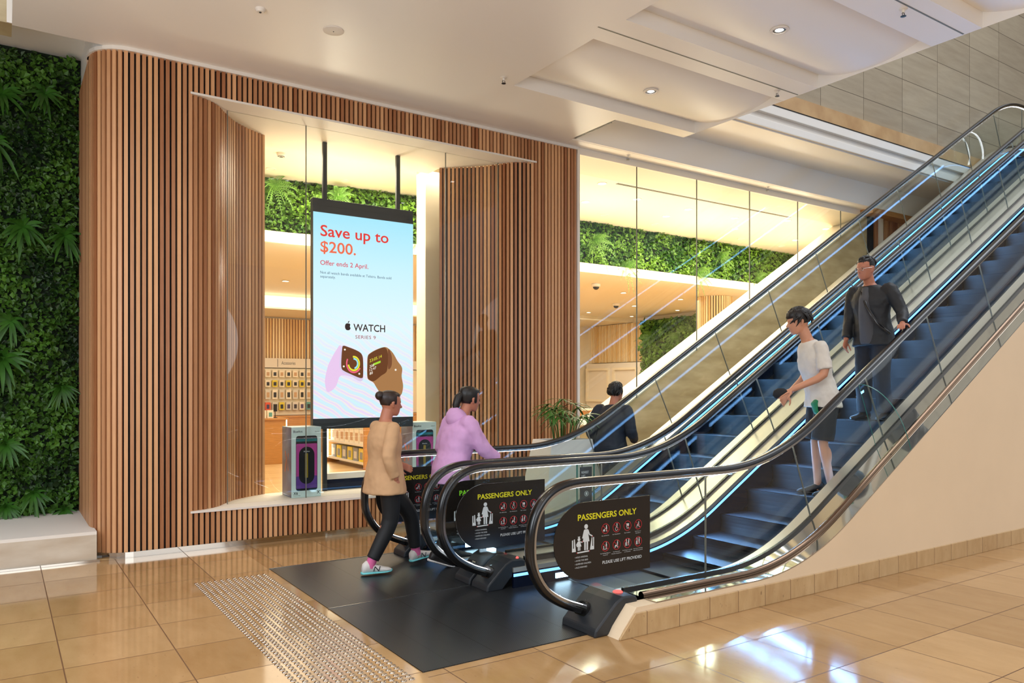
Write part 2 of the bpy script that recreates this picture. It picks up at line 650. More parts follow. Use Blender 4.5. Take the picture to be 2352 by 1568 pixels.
def circ(c, r, n=20, a0=0.0, a1=2 * PI, ry=None):
    ry = r if ry is None else ry
    return [(c[0] + r * math.cos(a0 + (a1 - a0) * k / n), c[1] + ry * math.sin(a0 + (a1 - a0) * k / n)) for k in range(n)]


def ring_flat(mb, c, r0, r1, O, U=(1, 0, 0), V=(0, 0, 1), mi=0, n=28, a0=0.0, a1=2 * PI, k0=1.0):
    O, U, V = Vector(O), Vector(U), Vector(V)
    vs = []
    for k in range(n + 1):
        a = a0 + (a1 - a0) * k / n
        for r in (r0, r1):
            vs.append(O + U * (c[0] + k0 * r * math.cos(a)) + V * (c[1] + r * math.sin(a)))
    mb.add(vs, [(2 * k, 2 * k + 1, 2 * k + 3, 2 * k + 2) for k in range(n)], mi)


def stroke(mb, a, b, w, O, U=(1, 0, 0), V=(0, 0, 1), mi=0):
    dx, dy = b[0] - a[0], b[1] - a[1]
    L = math.hypot(dx, dy) or 1
    nx, ny = -dy / L * w / 2, dx / L * w / 2
    flat(mb, [(a[0] + nx, a[1] + ny), (b[0] + nx, b[1] + ny), (b[0] - nx, b[1] - ny), (a[0] - nx, a[1] - ny)], O, U, V, mi)


# ================================================================== SETTING
FY = 8.25          # plane of the shopfront
CZ = 4.95          # mall ceiling

struct(MB().box(-7, 30, -7, 8.27, -0.3, 0.0).build('floor', M['floor']))
struct(MB().box(0.78, 17.5, 8.27, 21, -0.3, 0.0).build('floor_shop', M['shopfloor']))


# ---- mall ceiling with its curved coffers
def ceiling():
    mb = MB()
    x0, x1 = 0.09, 7.5
    cof = [(4.67, 5.60, 6.95), (4.67, 3.91, 5.15), (4.67, 2.2, 3.45)]     # left end, near edge, far edge
    ys = sorted({-4.0, 7.15} | {c[1] for c in cof} | {c[2] for c in cof})
    T = 0.9

    def quad(xa, xb, ya, yb, z=CZ):
        mb.add([(xa, ya, z), (xb, ya, z), (xb, yb, z), (xa, yb, z)], [(0, 1, 2, 3)])
    for a, b in zip(ys[:-1], ys[1:]):
        hole = any(abs(c[1] - a) < 1e-6 and abs(c[2] - b) < 1e-6 for c in cof)
        quad(x0, 4.67 if hole else x1, a, b)
    quad(x0, 6.32, 7.15, 8.33)
    for xl, ya, yb in cof:
        n = 24

        def zz(t):
            return CZ + 0.02 + 0.13 * abs(2 * t - 1) ** 2.2
        rows = [[(x, ya + (yb - ya) * k / n, zz(k / n)) for k in range(n + 1)] for x in (xl, x1)]
        mb.rings(rows, close=False)
        for yy, k in ((ya, 0), (yb, n)):
            mb.add([(xl, yy, CZ), (x1, yy, CZ), (x1, yy, zz(k / n)), (xl, yy, zz(k / n))], [(0, 1, 2, 3)])
        mb.add([(xl, ya + (yb - ya) * k / n, zz(k / n)) for k in range(n + 1)] + [(xl, yb, CZ), (xl, ya, CZ)], [tuple(range(n + 3))])
    # outer edge of the slab facing the void, and its upper face
    mb.add([(x1, -4, CZ), (x1, 7.15, CZ), (x1, 7.15, CZ + T), (x1, -4, CZ + T)], [(0, 1, 2, 3)])
    mb.add([(x0, -4, CZ), (x0, 8.33, CZ), (x0, 8.33, CZ + T), (x0, -4, CZ + T)], [(0, 1, 2, 3)])
    mb.add([(x0, 8.33, CZ), (6.32, 8.33, CZ), (6.32, 8.33, CZ + T), (x0, 8.33, CZ + T)], [(0, 1, 2, 3)])
    mb.add([(x0, -4, CZ + T), (x1, -4, CZ + T), (x1, 8.33, CZ + T), (x0, 8.33, CZ + T)], [(0, 1, 2, 3)])
    o = mb.build('ceiling', M['ceil'], smooth=40)
    return struct(o)


ceiling()
# shadow-gap slots cut along the coffers (thin dark inlays flush in the soffit)
sl = MB()
sl.box(4.55, 7.48, 5.385, 5.40, CZ - 0.002, CZ + 0.01)
sl.box(4.55, 7.48, 3.60, 3.615, CZ - 0.002, CZ + 0.01)
sl.box(6.33, 6.345, 7.25, 7.98, CZ - 0.002, CZ + 0.01)
struct(sl.build('trim_1', M['silicone']))

# ---- raised ceiling beside the void: soffit strip over the glazing, stepped white fascia, stone band, stone wall
st = MB()
st.box(6.32, 24, 7.99, 8.40, CZ, 5.4)                 # strip over the glazing
st.box(6.32, 24, 8.02, 8.04, CZ - 0.004, CZ + 0.01)
st.box(6.32, 24, 7.14, 7.99, 5.36, 5.45)              # raised panel
st.box(6.32, 7.5, 7.14, 7.16, CZ, 5.4)
st.box(6.30, 6.33, 7.14, 7.99, CZ, 5.45)
struct(st.build('ceiling_void', M['ceil'], bevel=0.006))
fs = MB()
fs.box(6.4, 24, 7.10, 7.30, 5.38, 5.49)
fs.box(6.4, 24, 7.13, 7.30, 5.49, 5.58)
fs.box(6.4, 24, 7.08, 7.30, 5.58, 5.71)
struct(fs.build('trim_2', M['white'], bevel=0.006))
struct(MB().box(6.4, 24, 7.075, 7.30, 5.71, 5.722).build('trim_3', M['black']))
struct(MB().box(6.4, 24, 7.10, 7.30, 5.722, 5.95).build('trim_4', M['band']))
struct(MB().box(6.4, 26, 7.16, 7.40, 5.95, 15).build('wall_upper', M['wallstone']))
struct(MB().box(26, 26.3, -6, 7.4, 4, 15).build('wall_void', M['wallstone']))
struct(MB().box(16.6, 26, 3.0, 7.16, 5.6, 6.1).build('floor_upper', M['floor']))

# ---- timber slat shopfront
PITCH, SW, SD = 0.0533, 0.034, 0.045


def slat_wall(name, runs, material, back=True, seed=3, pitch=PITCH, sw=SW, sd=SD, backmat=None, backoff=0.07):
    """runs: (plan polyline, z0, z1, side) - slats stand on the polyline, backing behind it; one mesh, pattern of a wall"""
    rr = random.Random(seed)
    mb, rnd, bk = MB(), [], MB()
    for poly, z0, z1, side in runs:
        P = [Vector((p[0], p[1], 0)) for p in poly]
        L = [0]
        for a, b in zip(P[:-1], P[1:]):
            L.append(L[-1] + (b - a).length)
        n = max(1, int(L[-1] / pitch))
        step = L[-1] / n

        def at(s):
            for i in range(len(P) - 1):
                if s <= L[i + 1] or i == len(P) - 2:
                    f = (s - L[i]) / max(L[i + 1] - L[i], 1e-6)
                    t = (P[i + 1] - P[i]).normalized()
                    return P[i].lerp(P[i + 1], f), t
        for k in range(n):
            p, t = at((k + 0.5) * step)
            nn = Vector((-t.y, t.x, 0)) * side        # points into the wall
            a, b = p - t * sw / 2, p + t * sw / 2
            c, d = b + nn * sd, a + nn * sd
            q = [a, b, c, d]
            mb.add([(v.x, v.y, z0) for v in q] + [(v.x, v.y, z1) for v in q],
                   [(0, 1, 2, 3), (7, 6, 5, 4), (0, 4, 5, 1), (1, 5, 6, 2), (2, 6, 7, 3), (3, 7, 4, 0)])
            rnd += [rr.random()] * 8
        if back:
            ins, out = [], []
            for i, p in enumerate(P):
                t = (P[min(i + 1, len(P) - 1)] - P[max(i - 1, 0)]).normalized()
                nn = Vector((-t.y, t.x, 0)) * side
                ins.append(p + nn * (sd * 0.9))
                out.append(p + nn * backoff)
            ring = ins + out[::-1]
            bk.prism([(v.x, v.y) for v in ring], z0, z1, 'z')
    o = mb.build(name, material)
    add_attr(o, rnd)
    if back:
        b = bk.build('backing', backmat or M['slatback'], o)
    return o


def arc(cx, cy, r, a0, a1, n=10):
    return [(cx + r * math.cos(math.radians(a0 + (a1 - a0) * k / n)), cy + r * math.sin(math.radians(a0 + (a1 - a0) * k / n))) for k in range(n + 1)]


def spline(pts, n=6):
    out = []
    for i in range(len(pts) - 1):
        p0 = Vector(pts[max(i - 1, 0)])
        p1, p2 = Vector(pts[i]), Vector(pts[i + 1])
        p3 = Vector(pts[min(i + 2, len(pts) - 1)])
        for k in range(n):
            t = k / n
            out.append(tuple(0.5 * ((2 * p1) + (p2 - p0) * t + (2 * p0 - 5 * p1 + 4 * p2 - p3) * t * t + (3 * p1 - p0 - 3 * p2 + p3) * t ** 3)))
    out.append(tuple(pts[-1]))
    return out


OX0, OX1, OZ0, OZ1 = 1.63, 5.87, 0.40, 4.62
LCUR = [(1.63, 8.25), (1.772, 8.31), (1.903, 8.416), (2.02, 8.60), (2.18, 8.82), (2.39, 8.99), (2.60, 9.12)]
RCUR = [(4.93, 9.16), (5.12, 9.0), (5.32, 8.82), (5.48, 8.60), (5.60, 8.41), (5.73, 8.31), (5.87, 8.25)]
corner = [(0.73, 9.8)] + arc(1.08, 8.60, 0.35, 180, 270, 8)
runs = [(corner + [(OX0, FY)], 0.055, CZ - 0.03, 1),
        ([(OX0, FY), (OX1, FY)], 0.055, OZ0 - 0.02, 1),
        ([(OX0, FY), (OX1, FY)], OZ1 + 0.02, CZ - 0.03, 1),
        ([(OX1, FY), (6.58, FY), (6.58, 8.42)], 0.055, CZ - 0.03, 1)]
wt = struct(slat_wall('wall_front', runs, M['slat']))
struct(slat_wall('wall_front_curve', [(spline(LCUR), OZ0, OZ1, 1), (spline(RCUR), OZ0, OZ1, 1)], M['slat'], seed=9))

# white linings of the opening: soffit, sill and their thin pointed edges
lin = [(1.60, 8.238), (5.90, 8.238), (5.60, 8.45), (5.48, 8.62), (5.32, 8.84), (4.95, 9.2), (4.95, 9.5), (2.58, 9.5), (2.58, 9.14), (2.18, 8.84), (2.02, 8.62), (1.90, 8.45)]
struct(MB().prism(lin, OZ1, OZ1 + 0.022, 'z').build('trim_5', M['white']))
sill = [(1.60, 8.238), (5.90, 8.238), (5.60, 8.45), (5.48, 8.62), (5.32, 8.84), (4.95, 9.2), (2.58, 9.14), (2.18, 8.84), (2.02, 8.62), (1.90, 8.45)]
struct(MB().prism(sill, OZ0 - 0.022, OZ0, 'z').build('trim_6', M['white']))
# body of the display platform behind the slats
struct(MB().prism([(2.0, 8.36), (5.5, 8.36), (5.2, 8.95), (4.95, 9.14), (2.6, 9.14), (2.3, 8.95)], 0.0, OZ0 - 0.022, 'z').build('trim_7', M['timber']))
# steel kick strip along the foot of the shopfront
kick = MB()
kp = arc(1.08, 8.60, 0.36, 200, 270, 6) + [(6.59, 8.24)]
kq = [(x, y + 0.05) for x, y in kp]
kick.prism(kp + kq[::-1], 0.0, 0.055, 'z')
struct(kick.build('baseboard_front', M['mirror']))
struct(MB().box(-3, 0.79, 8.235, 8.25, 0.0, 0.02).build('baseboard_left', M['mirror']))
# white shadow trim where the slats meet the ceiling
tp = arc(1.08, 8.60, 0.37, 150, 270, 8) + [(6.6, 8.235)]
tq = [(x, y + 0.10) for x, y in tp]
struct(MB().prism(tp + tq[::-1], CZ - 0.035, CZ + 0.0, 'z').build('trim_8', M['white']))
struct(MB().box(6.585, 6.625, 8.235, 8.42, 0, 4.86).build('trim_9', M['white']))

# ---- planting bay at far left: stone upstand, white ledge, bay ceiling and stone bulkhead
struct(MB().box(-4, 0.765, 8.25, 9.95, 0.02, 0.255).build('wall_left', M['plinth']))
struct(MB().box(-4, 0.765, 8.25, 9.95, 0.255, 0.285).build('trim_10', M['white']))
struct(MB().box(-4, 1.4, 9.80, 9.95, 0.285, 5.35).build('wall_bay', M['soil']))
struct(MB().box(-4, 6.3, 8.34, 9.95, 5.30, 5.42).build('ceiling_bay', M['ceil']))
struct(MB().prism(arc(1.08, 8.60, 0.33, 180, 270, 8) + [(6.3, 8.30), (6.3, 9.9), (0.75, 9.9)], CZ - 0.03, 5.31, 'z').build('trim_18', M['ceil']))
struct(MB().box(-4, 0.09, 8.30, 8.62, CZ, 7.5).build('wall_bulkhead', M['marble']))
struct(MB().box(0.05, 0.09, 8.285, 8.30, CZ, 7.5).build('trim_11', M['white']))

# ---- shop window glass and the long glazing
win = thing('window_1', None, None, (3.75, 8.5, 0.4))
for a, b in ((2.03, 2.885), (2.89, 4.685), (4.69, 5.47)):
    MB().box(a, b, 8.525, 8.535, OZ0 + 0.001, OZ1).build('pane', M['shopglass'], win)
for x in (2.0275, 2.8875, 4.6875, 5.475):
    MB().box(x - 0.004, x + 0.004, 8.522, 8.538, OZ0 + 0.001, OZ1).build('glass_joint', M['silicone'], win)
struct(win)


def cap_z(x):                     # top of the raking stone wall under the glazing
    return 2.214 + 0.577 * (x - 8.94)


win2 = thing('window_2', None, None, (10, 8.25, 0))
xs = [6.63, 7.70, 8.95, 10.19, 11.45, 12.7, 13.5]
for a, b in zip(xs[:-1], xs[1:]):
    za = max(0.02, cap_z(a)) if a > 7 else 0.02
    zb = max(0.02, cap_z(b))
    if b == 13.5:
        zb = min(zb, 4.84)
    MB().prism([(a + 0.004, za), (b - 0.004, zb), (b - 0.004, 4.86), (a + 0.004, 4.86)], 8.255, 8.265).build('pane', M['shopglass'], win2)
    if a > 7:
        MB().box(a - 0.005, a + 0.005, 8.252, 8.268, za, 4.86).build('glass_joint', M['silicone'], win2)
struct(win2)
# raking stone wall in front of the shop
rk = MB()
X0, X1 = 7.0, 13.55
rk.prism([(X0, 0), (X1, 0), (X1, cap_z(X1)), (X0, cap_z(X0))], 8.27, 8.80)
struct(rk.build('wall_rake', M['marble']))
ck = MB()
ck.prism([(X0 - 0.01, cap_z(X0)), (X1, cap_z(X1)), (X1, cap_z(X1) + 0.02), (X0 - 0.01, cap_z(X0) + 0.02)], 8.272, 8.82)
struct(ck.build('trim_12', M['white']))
# slat panel beyond the glazing, with dark and pale jambs
struct(MB().box(13.56, 13.68, 8.22, 8.5, 0, CZ).build('trim_13', M['slatback']))
struct(MB().box(13.90, 13.98, 8.20, 8.5, 0, CZ).build('trim_14', M['white']))
struct(slat_wall('wall_end', [([(13.68, FY), (13.90, FY)], 0, 4.86, 1), ([(13.98, FY), (18.0, FY)], 0, 4.86, 1)], M['slat'], seed=4))
struct(MB().box(13.3, 20, 8.0, 8.5, 4.86, CZ).build('trim_15', M['timber']))

# ================================================================== SHOP INTERIOR (setting)
SZ = 4.75
cb = MB()
cb.prism([(1.3, 8.42), (6.6, 8.42), (6.6, 11.4), (1.3, 11.4)], SZ, SZ + 0.2, 'z')
cb.prism([(8.30, 4.87), (8.70, SZ), (11.4, SZ), (11.4, SZ + 0.2), (8.30, SZ + 0.2)], 6.6, 17, 'x')
struct(cb.build('ceiling_shop', M['shopwhite']))
struct(MB().box(6.6, 17, 8.25, 8.29, 4.86, 5.0).build('trim_16', M['white']))
# planted bulkhead: white ring fascia below the greenery
BK = spline([(0.8, 12.0), (3.28, 11.5), (5.77, 11.22), (8.9, 11.15), (12, 11.2), (15.4, 11.28), (17, 11.4)], 4)
bh = MB()
bh.prism(BK + [(x, y + 0.5) for x, y in BK[::-1]], 3.95, SZ, 'z')
struct(bh.build('wall_bulkhead_inner', M['soil']))
bf = MB()
bf.prism([(x, y - 0.16) for x, y in BK] + [(x, y + 0.5) for x, y in BK[::-1]], 3.78, 3.95, 'z')
struct(bf.build('trim_17', M['shopwhite']))
struct(MB().box(0.8, 17, 11.3, 17.6, 3.785, 3.95).build('ceiling_shop_rear', M['shopwhite']))
struct(MB().box(0.8, 13, 17.6, 19.9, 3.46, 3.95).build('ceiling_cove', M['shopwhite']))
struct(MB().box(13, 17, 17.6, 19.9, 3.66, 3.95).build('ceiling_cove_side', M['shopwhite']))
cv = MB().box(3, 13, 17.56, 17.595, 3.50, 3.74).build('cove_light', M['cove'])
tag(cv, 'warm glowing cove strip along the rear shop ceiling', 'light')
struct(MB().box(0.8, 17, 19.75, 19.95, 0, 3.95).build('wall_back', M['shopwhite']))
struct(MB().box(16.25, 16.45, 8.5, 19.9, 0, 3.95).build('wall_right', M['shopwhite']))
struct(MB().box(0.8, 0.95, 9.0, 19.9, 0, 4.75).build('wall_shop_left', M['shopwhite']))
struct(slat_wall('wall_back_slats', [([(3.0, 19.66), (13.5, 19.66)], 2.40, 3.42, 1)], M['shopslat'], seed=5, pitch=0.075, sw=0.045, backmat=M['timber']))
struct(slat_wall('wall_right_slats', [([(16.15, 19.5), (16.15, 17.0)], 2.45, 3.64, 1)], M['shopslat'], seed=6, pitch=0.075, sw=0.045, backmat=M['timber']))
# white column in the shop window and slatted round column
struct(MB().box(4.965, 5.25, 9.62, 9.9, 0, SZ).build('column_white', M['shopwhite'], bevel=0.01))
cc = [(14.04 + 0.42 * math.cos(2 * PI * k / 40), 12.4 + 0.42 * math.sin(2 * PI * k / 40)) for k in range(41)]
struct(slat_wall('column_slats', [(cc, 0, 3.78, 1)], M['shopslat'], seed=8, pitch=0.06, sw=0.036, backmat=M['slatback']))

# ---- white wall along the near escalator
def ramp(x, xk=5.35, xt=15.92, s=0.577, r=0.62):
    """level - incline - level profile with rounded bends"""
    def soft(u):
        if u <= -r:
            return 0.0
        if u >= r:
            return u
        return (u + r) ** 2 / (4 * r)
    return s * (soft(x - xk) - soft(x - xt))


XS = [2.9 + 0.1 * k for k in range(0, 17)] + [4.6 + 0.075 * k for k in range(0, 21)] + [6.2, 7, 8, 9, 10, 11, 12, 13, 14, 15] + [15.2 + 0.1 * k for k in range(0, 16)] + [17.5, 18.6]
NW = 3.775
wp = [(3.36, 0.0), (3.40, 0.06), (3.52, 0.190)] + [(x, 0.190 + ramp(x)) for x in XS if x > 3.55] + [(18.6, 0)]
struct(MB().prism(wp, NW, 3.90).build('wall_escalator', M['cream']))
struct(MB().prism([(3.36, 0), (3.36, 0.01), (3.50, 0.155), (24, 0.155), (24, 0)], NW - 0.015, NW).build('baseboard_right', M['baseboard'], bevel=0.004))
struct(MB().box(18.6, 24, NW, 3.90, 0, 6.1).build('wall_escalator_end', M['cream']))

# ================================================================== ESCALATORS
HR = [4.118, 5.355, 5.637, 6.874]       # handrail lines


def newel_path(dz=0.0, inset=0.0):
    """handrail centre line round the lower newel, from inside the inlet box up to the level run"""
    pts = [(3.50, 0.055), (3.40, 0.092), (3.30, 0.133), (3.20, 0.172), (3.10, 0.224), (3.01, 0.293), (2.94, 0.392), (2.90, 0.50), (2.894, 0.62),
           (2.905, 0.72), (2.935, 0.81), (2.985, 0.885), (3.055, 0.943), (3.15, 0.984), (3.27, 1.003), (3.42, 1.005)]
    if inset:
        c = Vector((3.36, 0.56))
        out = []
        for i, p in enumerate(pts):
            a = Vector(pts[max(i - 1, 0)])
            b = Vector(pts[min(i + 1, len(pts) - 1)])
            t = (b - a).normalized()
            nrm = Vector((t.y, -t.x))
            if nrm.dot(c - Vector(p)) < 0:
                nrm = -nrm
            out.append(tuple(Vector(p) + nrm * inset))
        pts = out
    return pts


def rail_profile(inset=0.0):
    lo = spline(newel_path(inset=inset), 4)
    mid = [(x, 1.005 - inset * (1.0 if x < 5.3 or x > 15.9 else 1.12) + ramp(x)) for x in XS if 3.5 < x < 17.2]
    top = 1.005 + 6.1
    hi = []
    for k in range(0, 21):
        a = PI / 2 - PI * k / 20
        hi.append((17.25 + (0.44 - inset) * math.cos(a), top - 0.44 + (0.44 - inset) * math.sin(a)))
    return lo + mid + hi


def sweep_rail(prof, y, half_w, up, down, mi=0, mb=None, lip=0.012):
    """C-section handrail swept along a profile in the XZ plane"""
    mb = mb or MB()
    rings = []
    for i, p in enumerate(prof):
        a = Vector(prof[max(i - 1, 0)])
        b = Vector(prof[min(i + 1, len(prof) - 1)])
        t = (b - a).normalized()
        nn = Vector((-t.y, t.x))
        # on the newel the outward side is to the left of travel (going up and over)
        sec = [(-half_w, -down * 0.6), (-half_w * 0.98, up * 0.3), (-half_w * 0.75, up * 0.85), (-half_w * 0.3, up), (half_w * 0.3, up), (half_w * 0.75, up * 0.85), (half_w * 0.98, up * 0.3), (half_w, -down * 0.6), (half_w * 0.7, -down), (-half_w * 0.7, -down)]
        rings.append([(p[0] + nn.x * h, y + w, p[1] + nn.y * h) for w, h in sec])
    return mb.rings(rings, True, True, mi)


def strip(prof, y0, y1, h0, h1, mi=0, mb=None):
    """rectangular strip swept along a profile: y0..y1 across, h0..h1 along the profile normal"""
    mb = mb or MB()
    rings = []
    for i, p in enumerate(prof):
        a = Vector(prof[max(i - 1, 0)])
        b = Vector(prof[min(i + 1, len(prof) - 1)])
        t = (b - a).normalized()
        nn = Vector((-t.y, t.x))
        rings.append([(p[0] + nn.x * h, y, p[1] + nn.y * h) for y, h in ((y0, h0), (y1, h0), (y1, h1), (y0, h1))])
    return mb.rings(rings, True, True, mi)


JX = [4.56, 5.64, 6.72, 7.80, 8.88, 9.96, 11.04, 12.12, 13.20, 14.28, 15.36, 16.5]


def glass_panels(y, parent):
    """toughened panels between deck and handrail, joints square to the rake"""
    def top(x):
        return 0.955 + ramp(x)

    def foot(x):                        # foot of the joint that starts at x under the handrail
        s = ramp(x + 0.05) - ramp(x - 0.05)
        s = s / 0.1
        d = 0.77 * s / (1 + s * s)
        return x + d * 0.93
    edges = JX
    # first panel carries the rounded newel end
    lo = spline(newel_path(inset=0.05), 3)[12:]
    for i in range(-1, len(edges)):
        if i < 0:
            tp = lo + [(x, top(x)) for x in np.linspace(3.5, edges[0] - 0.003, 8)]
            bt = [(x, 0.185) for x in np.linspace(edges[0] - 0.003, 3.2, 6)]
        elif i == len(edges) - 1:
            a, b = edges[i] + 0.003, 17.25
            tp = [(x, top(x)) for x in np.linspace(a, b, 4)] + [(17.25 + 0.39 * math.cos(t), 6.1 + 0.565 + 0.39 * math.sin(t)) for t in np.linspace(PI / 2, -PI / 2, 8)][1:]
            bt = [(x, 0.185 + ramp(x)) for x in np.linspace(b, foot(a), 4)]
        else:
            a, b = edges[i] + 0.003, edges[i + 1] - 0.003
            tp = [(x, top(x)) for x in np.linspace(a, b, 8)]
            bt = [(x, 0.185 + ramp(x)) for x in np.linspace(foot(b), foot(a), 8)]
        poly = [(float(p[0]), float(p[1])) for p in tp + bt]
        MB().prism(poly, y - 0.005, y + 0.005).build('glass_panel', M['glass'], parent)
        if i >= 0:
            a = edges[i]
            MB().prism([(a - 0.004, top(a)), (a + 0.004, top(a)), (foot(a) + 0.004, 0.185 + ramp(foot(a))), (foot(a) - 0.004, 0.185 + ramp(foot(a)))], y - 0.0065, y + 0.0065).build('panel_joint', M['silicone'], parent)


def inlet_box(y, parent, near):
    """dark plastic housing where the handrail runs into the newel base"""
    side = [(3.25, 0.0), (3.26, 0.05), (3.36, 0.14), (3.44, 0.21), (3.50, 0.238), (3.60, 0.235), (3.63, 0.215), (3.63, 0.13), (3.55, 0.115), (3.48, 0.08), (3.40, 0.0)]
    hw = 0.215 if near else 0.125
    y0, y1 = (y - 0.235, y + 0.13) if near else (y - hw, y + hw)
    b = MB().prism(side, y0, y1).build('inlet_cover', M['charcoal'], parent, bevel=0.012)
    # collar round the rail, warning label, lamp
    MB().tube([(3.32, y, 0.125), (3.40, y, 0.092), (3.47, y, 0.07)], [0.062, 0.066, 0.062], 16).build('rail_collar', M['black'], b, smooth=40)
    lab = MB()
    T = Vector((0.12, 0, 0.10)).normalized()
    O = (3.293, y0 + 0.10, 0.064)
    nrm = Vector((-0.10, 0, 0.12)).normalized()
    O = tuple(Vector(O) + nrm * 0.004)
    flat(lab, [(0, 0), (0.085, 0), (0.085, 0.055), (0, 0.055)], O, (0, -1, 0), tuple(T), 0)
    O2 = tuple(Vector(O) + nrm * 0.001)
    for k, w in enumerate((0.05, 0.03, 0.045, 0.035)):
        stroke(lab, (0.006, 0.046 - 0.011 * k), (0.006 + w, 0.046 - 0.011 * k), 0.004, O2, (0, -1, 0), tuple(T), 1)
    flat(lab, circ((0.07, 0.04), 0.007, 10), O2, (0, -1, 0), tuple(T), 2)
    lab.build('warning_label', [M['silver'], M['signred'], M['ink']], b)
    return b


def lamp_disc(c, r, parent, name, material, A=None):
    mb = MB()
    mb.ell(c, r, r, 0.012, 18, 6, A=A)
    return mb.build(name, material, parent, smooth=60)


def escalator(label, y0, y1, ya, yb, first):
    """one escalator: handrails on ya and yb, truss between y0 and y1"""
    t = thing('escalator', label, 'escalator', ((2.9 + 18.6) / 2, (ya + yb) / 2, 0))
    cy = (ya + yb) / 2
    # landing plate
    pl = MB().box(2.036, 4.05, y0 + 0.004, y1 - 0.004, -0.02, 0.006).build('landing_plate', M['plate'], t)
    MB().box(2.03, 4.05, y1 - 0.006, y1 + 0.004, -0.02, 0.009).build('edge_strip', M['steel'], pl)
    # comb with yellow teeth line
    MB().box(4.05, 4.42, ya + 0.14, yb - 0.14, -0.02, 0.012).build('comb_plate', M['plate'], t, bevel=0.004)
    MB().box(16.9, 18.6, ya + 0.02, yb - 0.02, 6.08, 6.106).build('upper_landing_plate', M['plate'], t)
    # steps
    k = 0
    xn = 4.19
    noses = [6.39 + 0.4 * j for j in range(-5, 27)]
    for X in noses:
        z, zn = ramp(X, r=0.9) + 0.006, ramp(X + 0.4, r=0.9) + 0.006
        s = MB()
        n = 5
        tread = [(X, z), (X + 0.4, z), (X + 0.4, z - 0.06), (X + 0.03, z - 0.06)]
        s.prism(tread, ya + 0.145, yb - 0.145)
        h = zn - z
        if h > 0.02:
            ris = [(X + 0.4 + 0.012 * math.sin(PI * q / n), z + h * q / n) for q in range(n + 1)] + [(X + 0.43, zn), (X + 0.43, z)]
            s.prism(ris, ya + 0.145, yb - 0.145, 'y', 1)
        s.build('step', [M['step'], M['riser']], t)
    # skirts, inner decks, skirt light strips
    prof = [(x, ramp(x)) for x in XS if x > 3.4]
    for y, d in ((ya, 1), (yb, -1)):
        a, b = sorted((y + d * 0.118, y + d * 0.140))
        sk = MB()
        strip(prof, a, b, -0.14, 0.135, 0, sk)
        sko = sk.build('skirt_panel', M['skirt'], t, smooth=30)
        a2, b2 = sorted((y + d * 0.140, y + d * 0.146))
        strip(prof, a2, b2, 0.100, 0.122).build('skirt_light', M['ledb'], sko)
        # the light that strip throws across the steps
        ln = lamp('skirt_lamp', 'AREA', (10.6, y + d * 0.150, 0.115 + ramp(10.6)), 10 if d > 0 else 90, (0.22, 0.50, 1.0), 11.8, 0.03)
        ax = Vector((math.cos(PI / 6), 0, math.sin(PI / 6)))
        az = Vector((0, -d, 0))
        ln.matrix_world = Matrix.Translation(ln.location) @ Matrix((ax, az.cross(ax), az)).transposed().to_4x4()
        # comb light, a small dotted lamp low on the skirt
        cl = MB()
        cl.box(3.93, 4.09, a2, b2 if d > 0 else b2, 0.03, 0.072)
        cl.build('comb_lamp', M['ledc'], sko)
        a, b = sorted((y + d * 0.012, y + d * 0.140))
        strip(prof, a, b, 0.135, 0.172).build('inner_deck', M['deck'], t, smooth=30)
    # outer decks
    po = [(x, 0.20 + ramp(x)) for x in XS if x > 3.62]
    if first:
        strip(po, NW, ya - 0.012, -0.008, 0.0).build('outer_deck', M['mirror'], t, smooth=30)
        rail = []
        for i, p in enumerate(po):
            rail.append((p[0], 3.925, p[1] + 0.008))
        MB().tube(rail, 0.028, 12).build('deck_rail', M['railtint'], t, smooth=40)
        strip(po, ya - 0.012, ya + 0.012, -0.05, 0.02).build('glass_channel', M['black'], t, smooth=30)
    else:
        strip(po, ya - 0.27, ya - 0.012, -0.03, 0.0).build('middle_deck', M['deck'], t, smooth=30)
        strip(po, yb + 0.012, y1 + 0.04, -0.03, 0.0).build('outer_deck', M['deck'], t, smooth=30)
        cl = [(3.5, 0), (18.6, 0), (18.6, 6.0)] + [(x, 0.16 + ramp(x)) for x in reversed(XS) if x > 3.6]
        MB().prism(cl, y1 + 0.0, y1 + 0.04).build('side_cladding', M['white'], t)
        strip(po, ya - 0.012, ya + 0.012, -0.05, 0.02).build('glass_channel', M['black'], t, smooth=30)
    strip(po, yb - 0.012, yb + 0.012, -0.05, 0.02).build('glass_channel', M['black'], t, smooth=30)
    # soffit of the truss
    sf = [(5.0, -0.0), (18.6, -0.0)]
    # balustrades
    for y in (ya, yb):
        hr = sweep_rail(rail_profile(), y, 0.040, 0.027, 0.012).build('handrail', M['black'], t, smooth=50)
        gd = MB()
        strip(rail_profile(0.024), y - 0.022, y + 0.022, -0.011, 0.008, 0, gd)
        gd.build('rail_guide', M['steel'], hr, smooth=50)
        ld = MB()
        strip(rail_profile(0.036), y - 0.008, y + 0.008, -0.003, 0.003, 0, ld)
        ld.build('handrail_light', M['ledw'], hr, smooth=50)
        glass_panels(y, t)
        b = inlet_box(y, t, first and y == ya)
        if first and y == ya:
            A = Matrix.Rotation(math.radians(12), 3, 'Y')
            lamp_disc((3.555, y - 0.115, 0.238), 0.035, b, 'red_lamp', M['red'])
        elif first:
            lamp_disc((3.57, y - 0.09, 0.238), 0.012, b, 'red_lamp', M['red'])
        else:
            MB().box(3.52, 3.58, y - 0.03, y + 0.03, 0.237, 0.255).build('sensor_lamp', M['ledc'], b)
    return t


E1 = escalator('nearer escalator, running down beside the cream wall, two men riding it', 3.97, 5.50, HR[0], HR[1], True)
E2 = escalator('farther escalator, next to the planter and shop window', 5.506, 7.01, HR[2], HR[3], False)

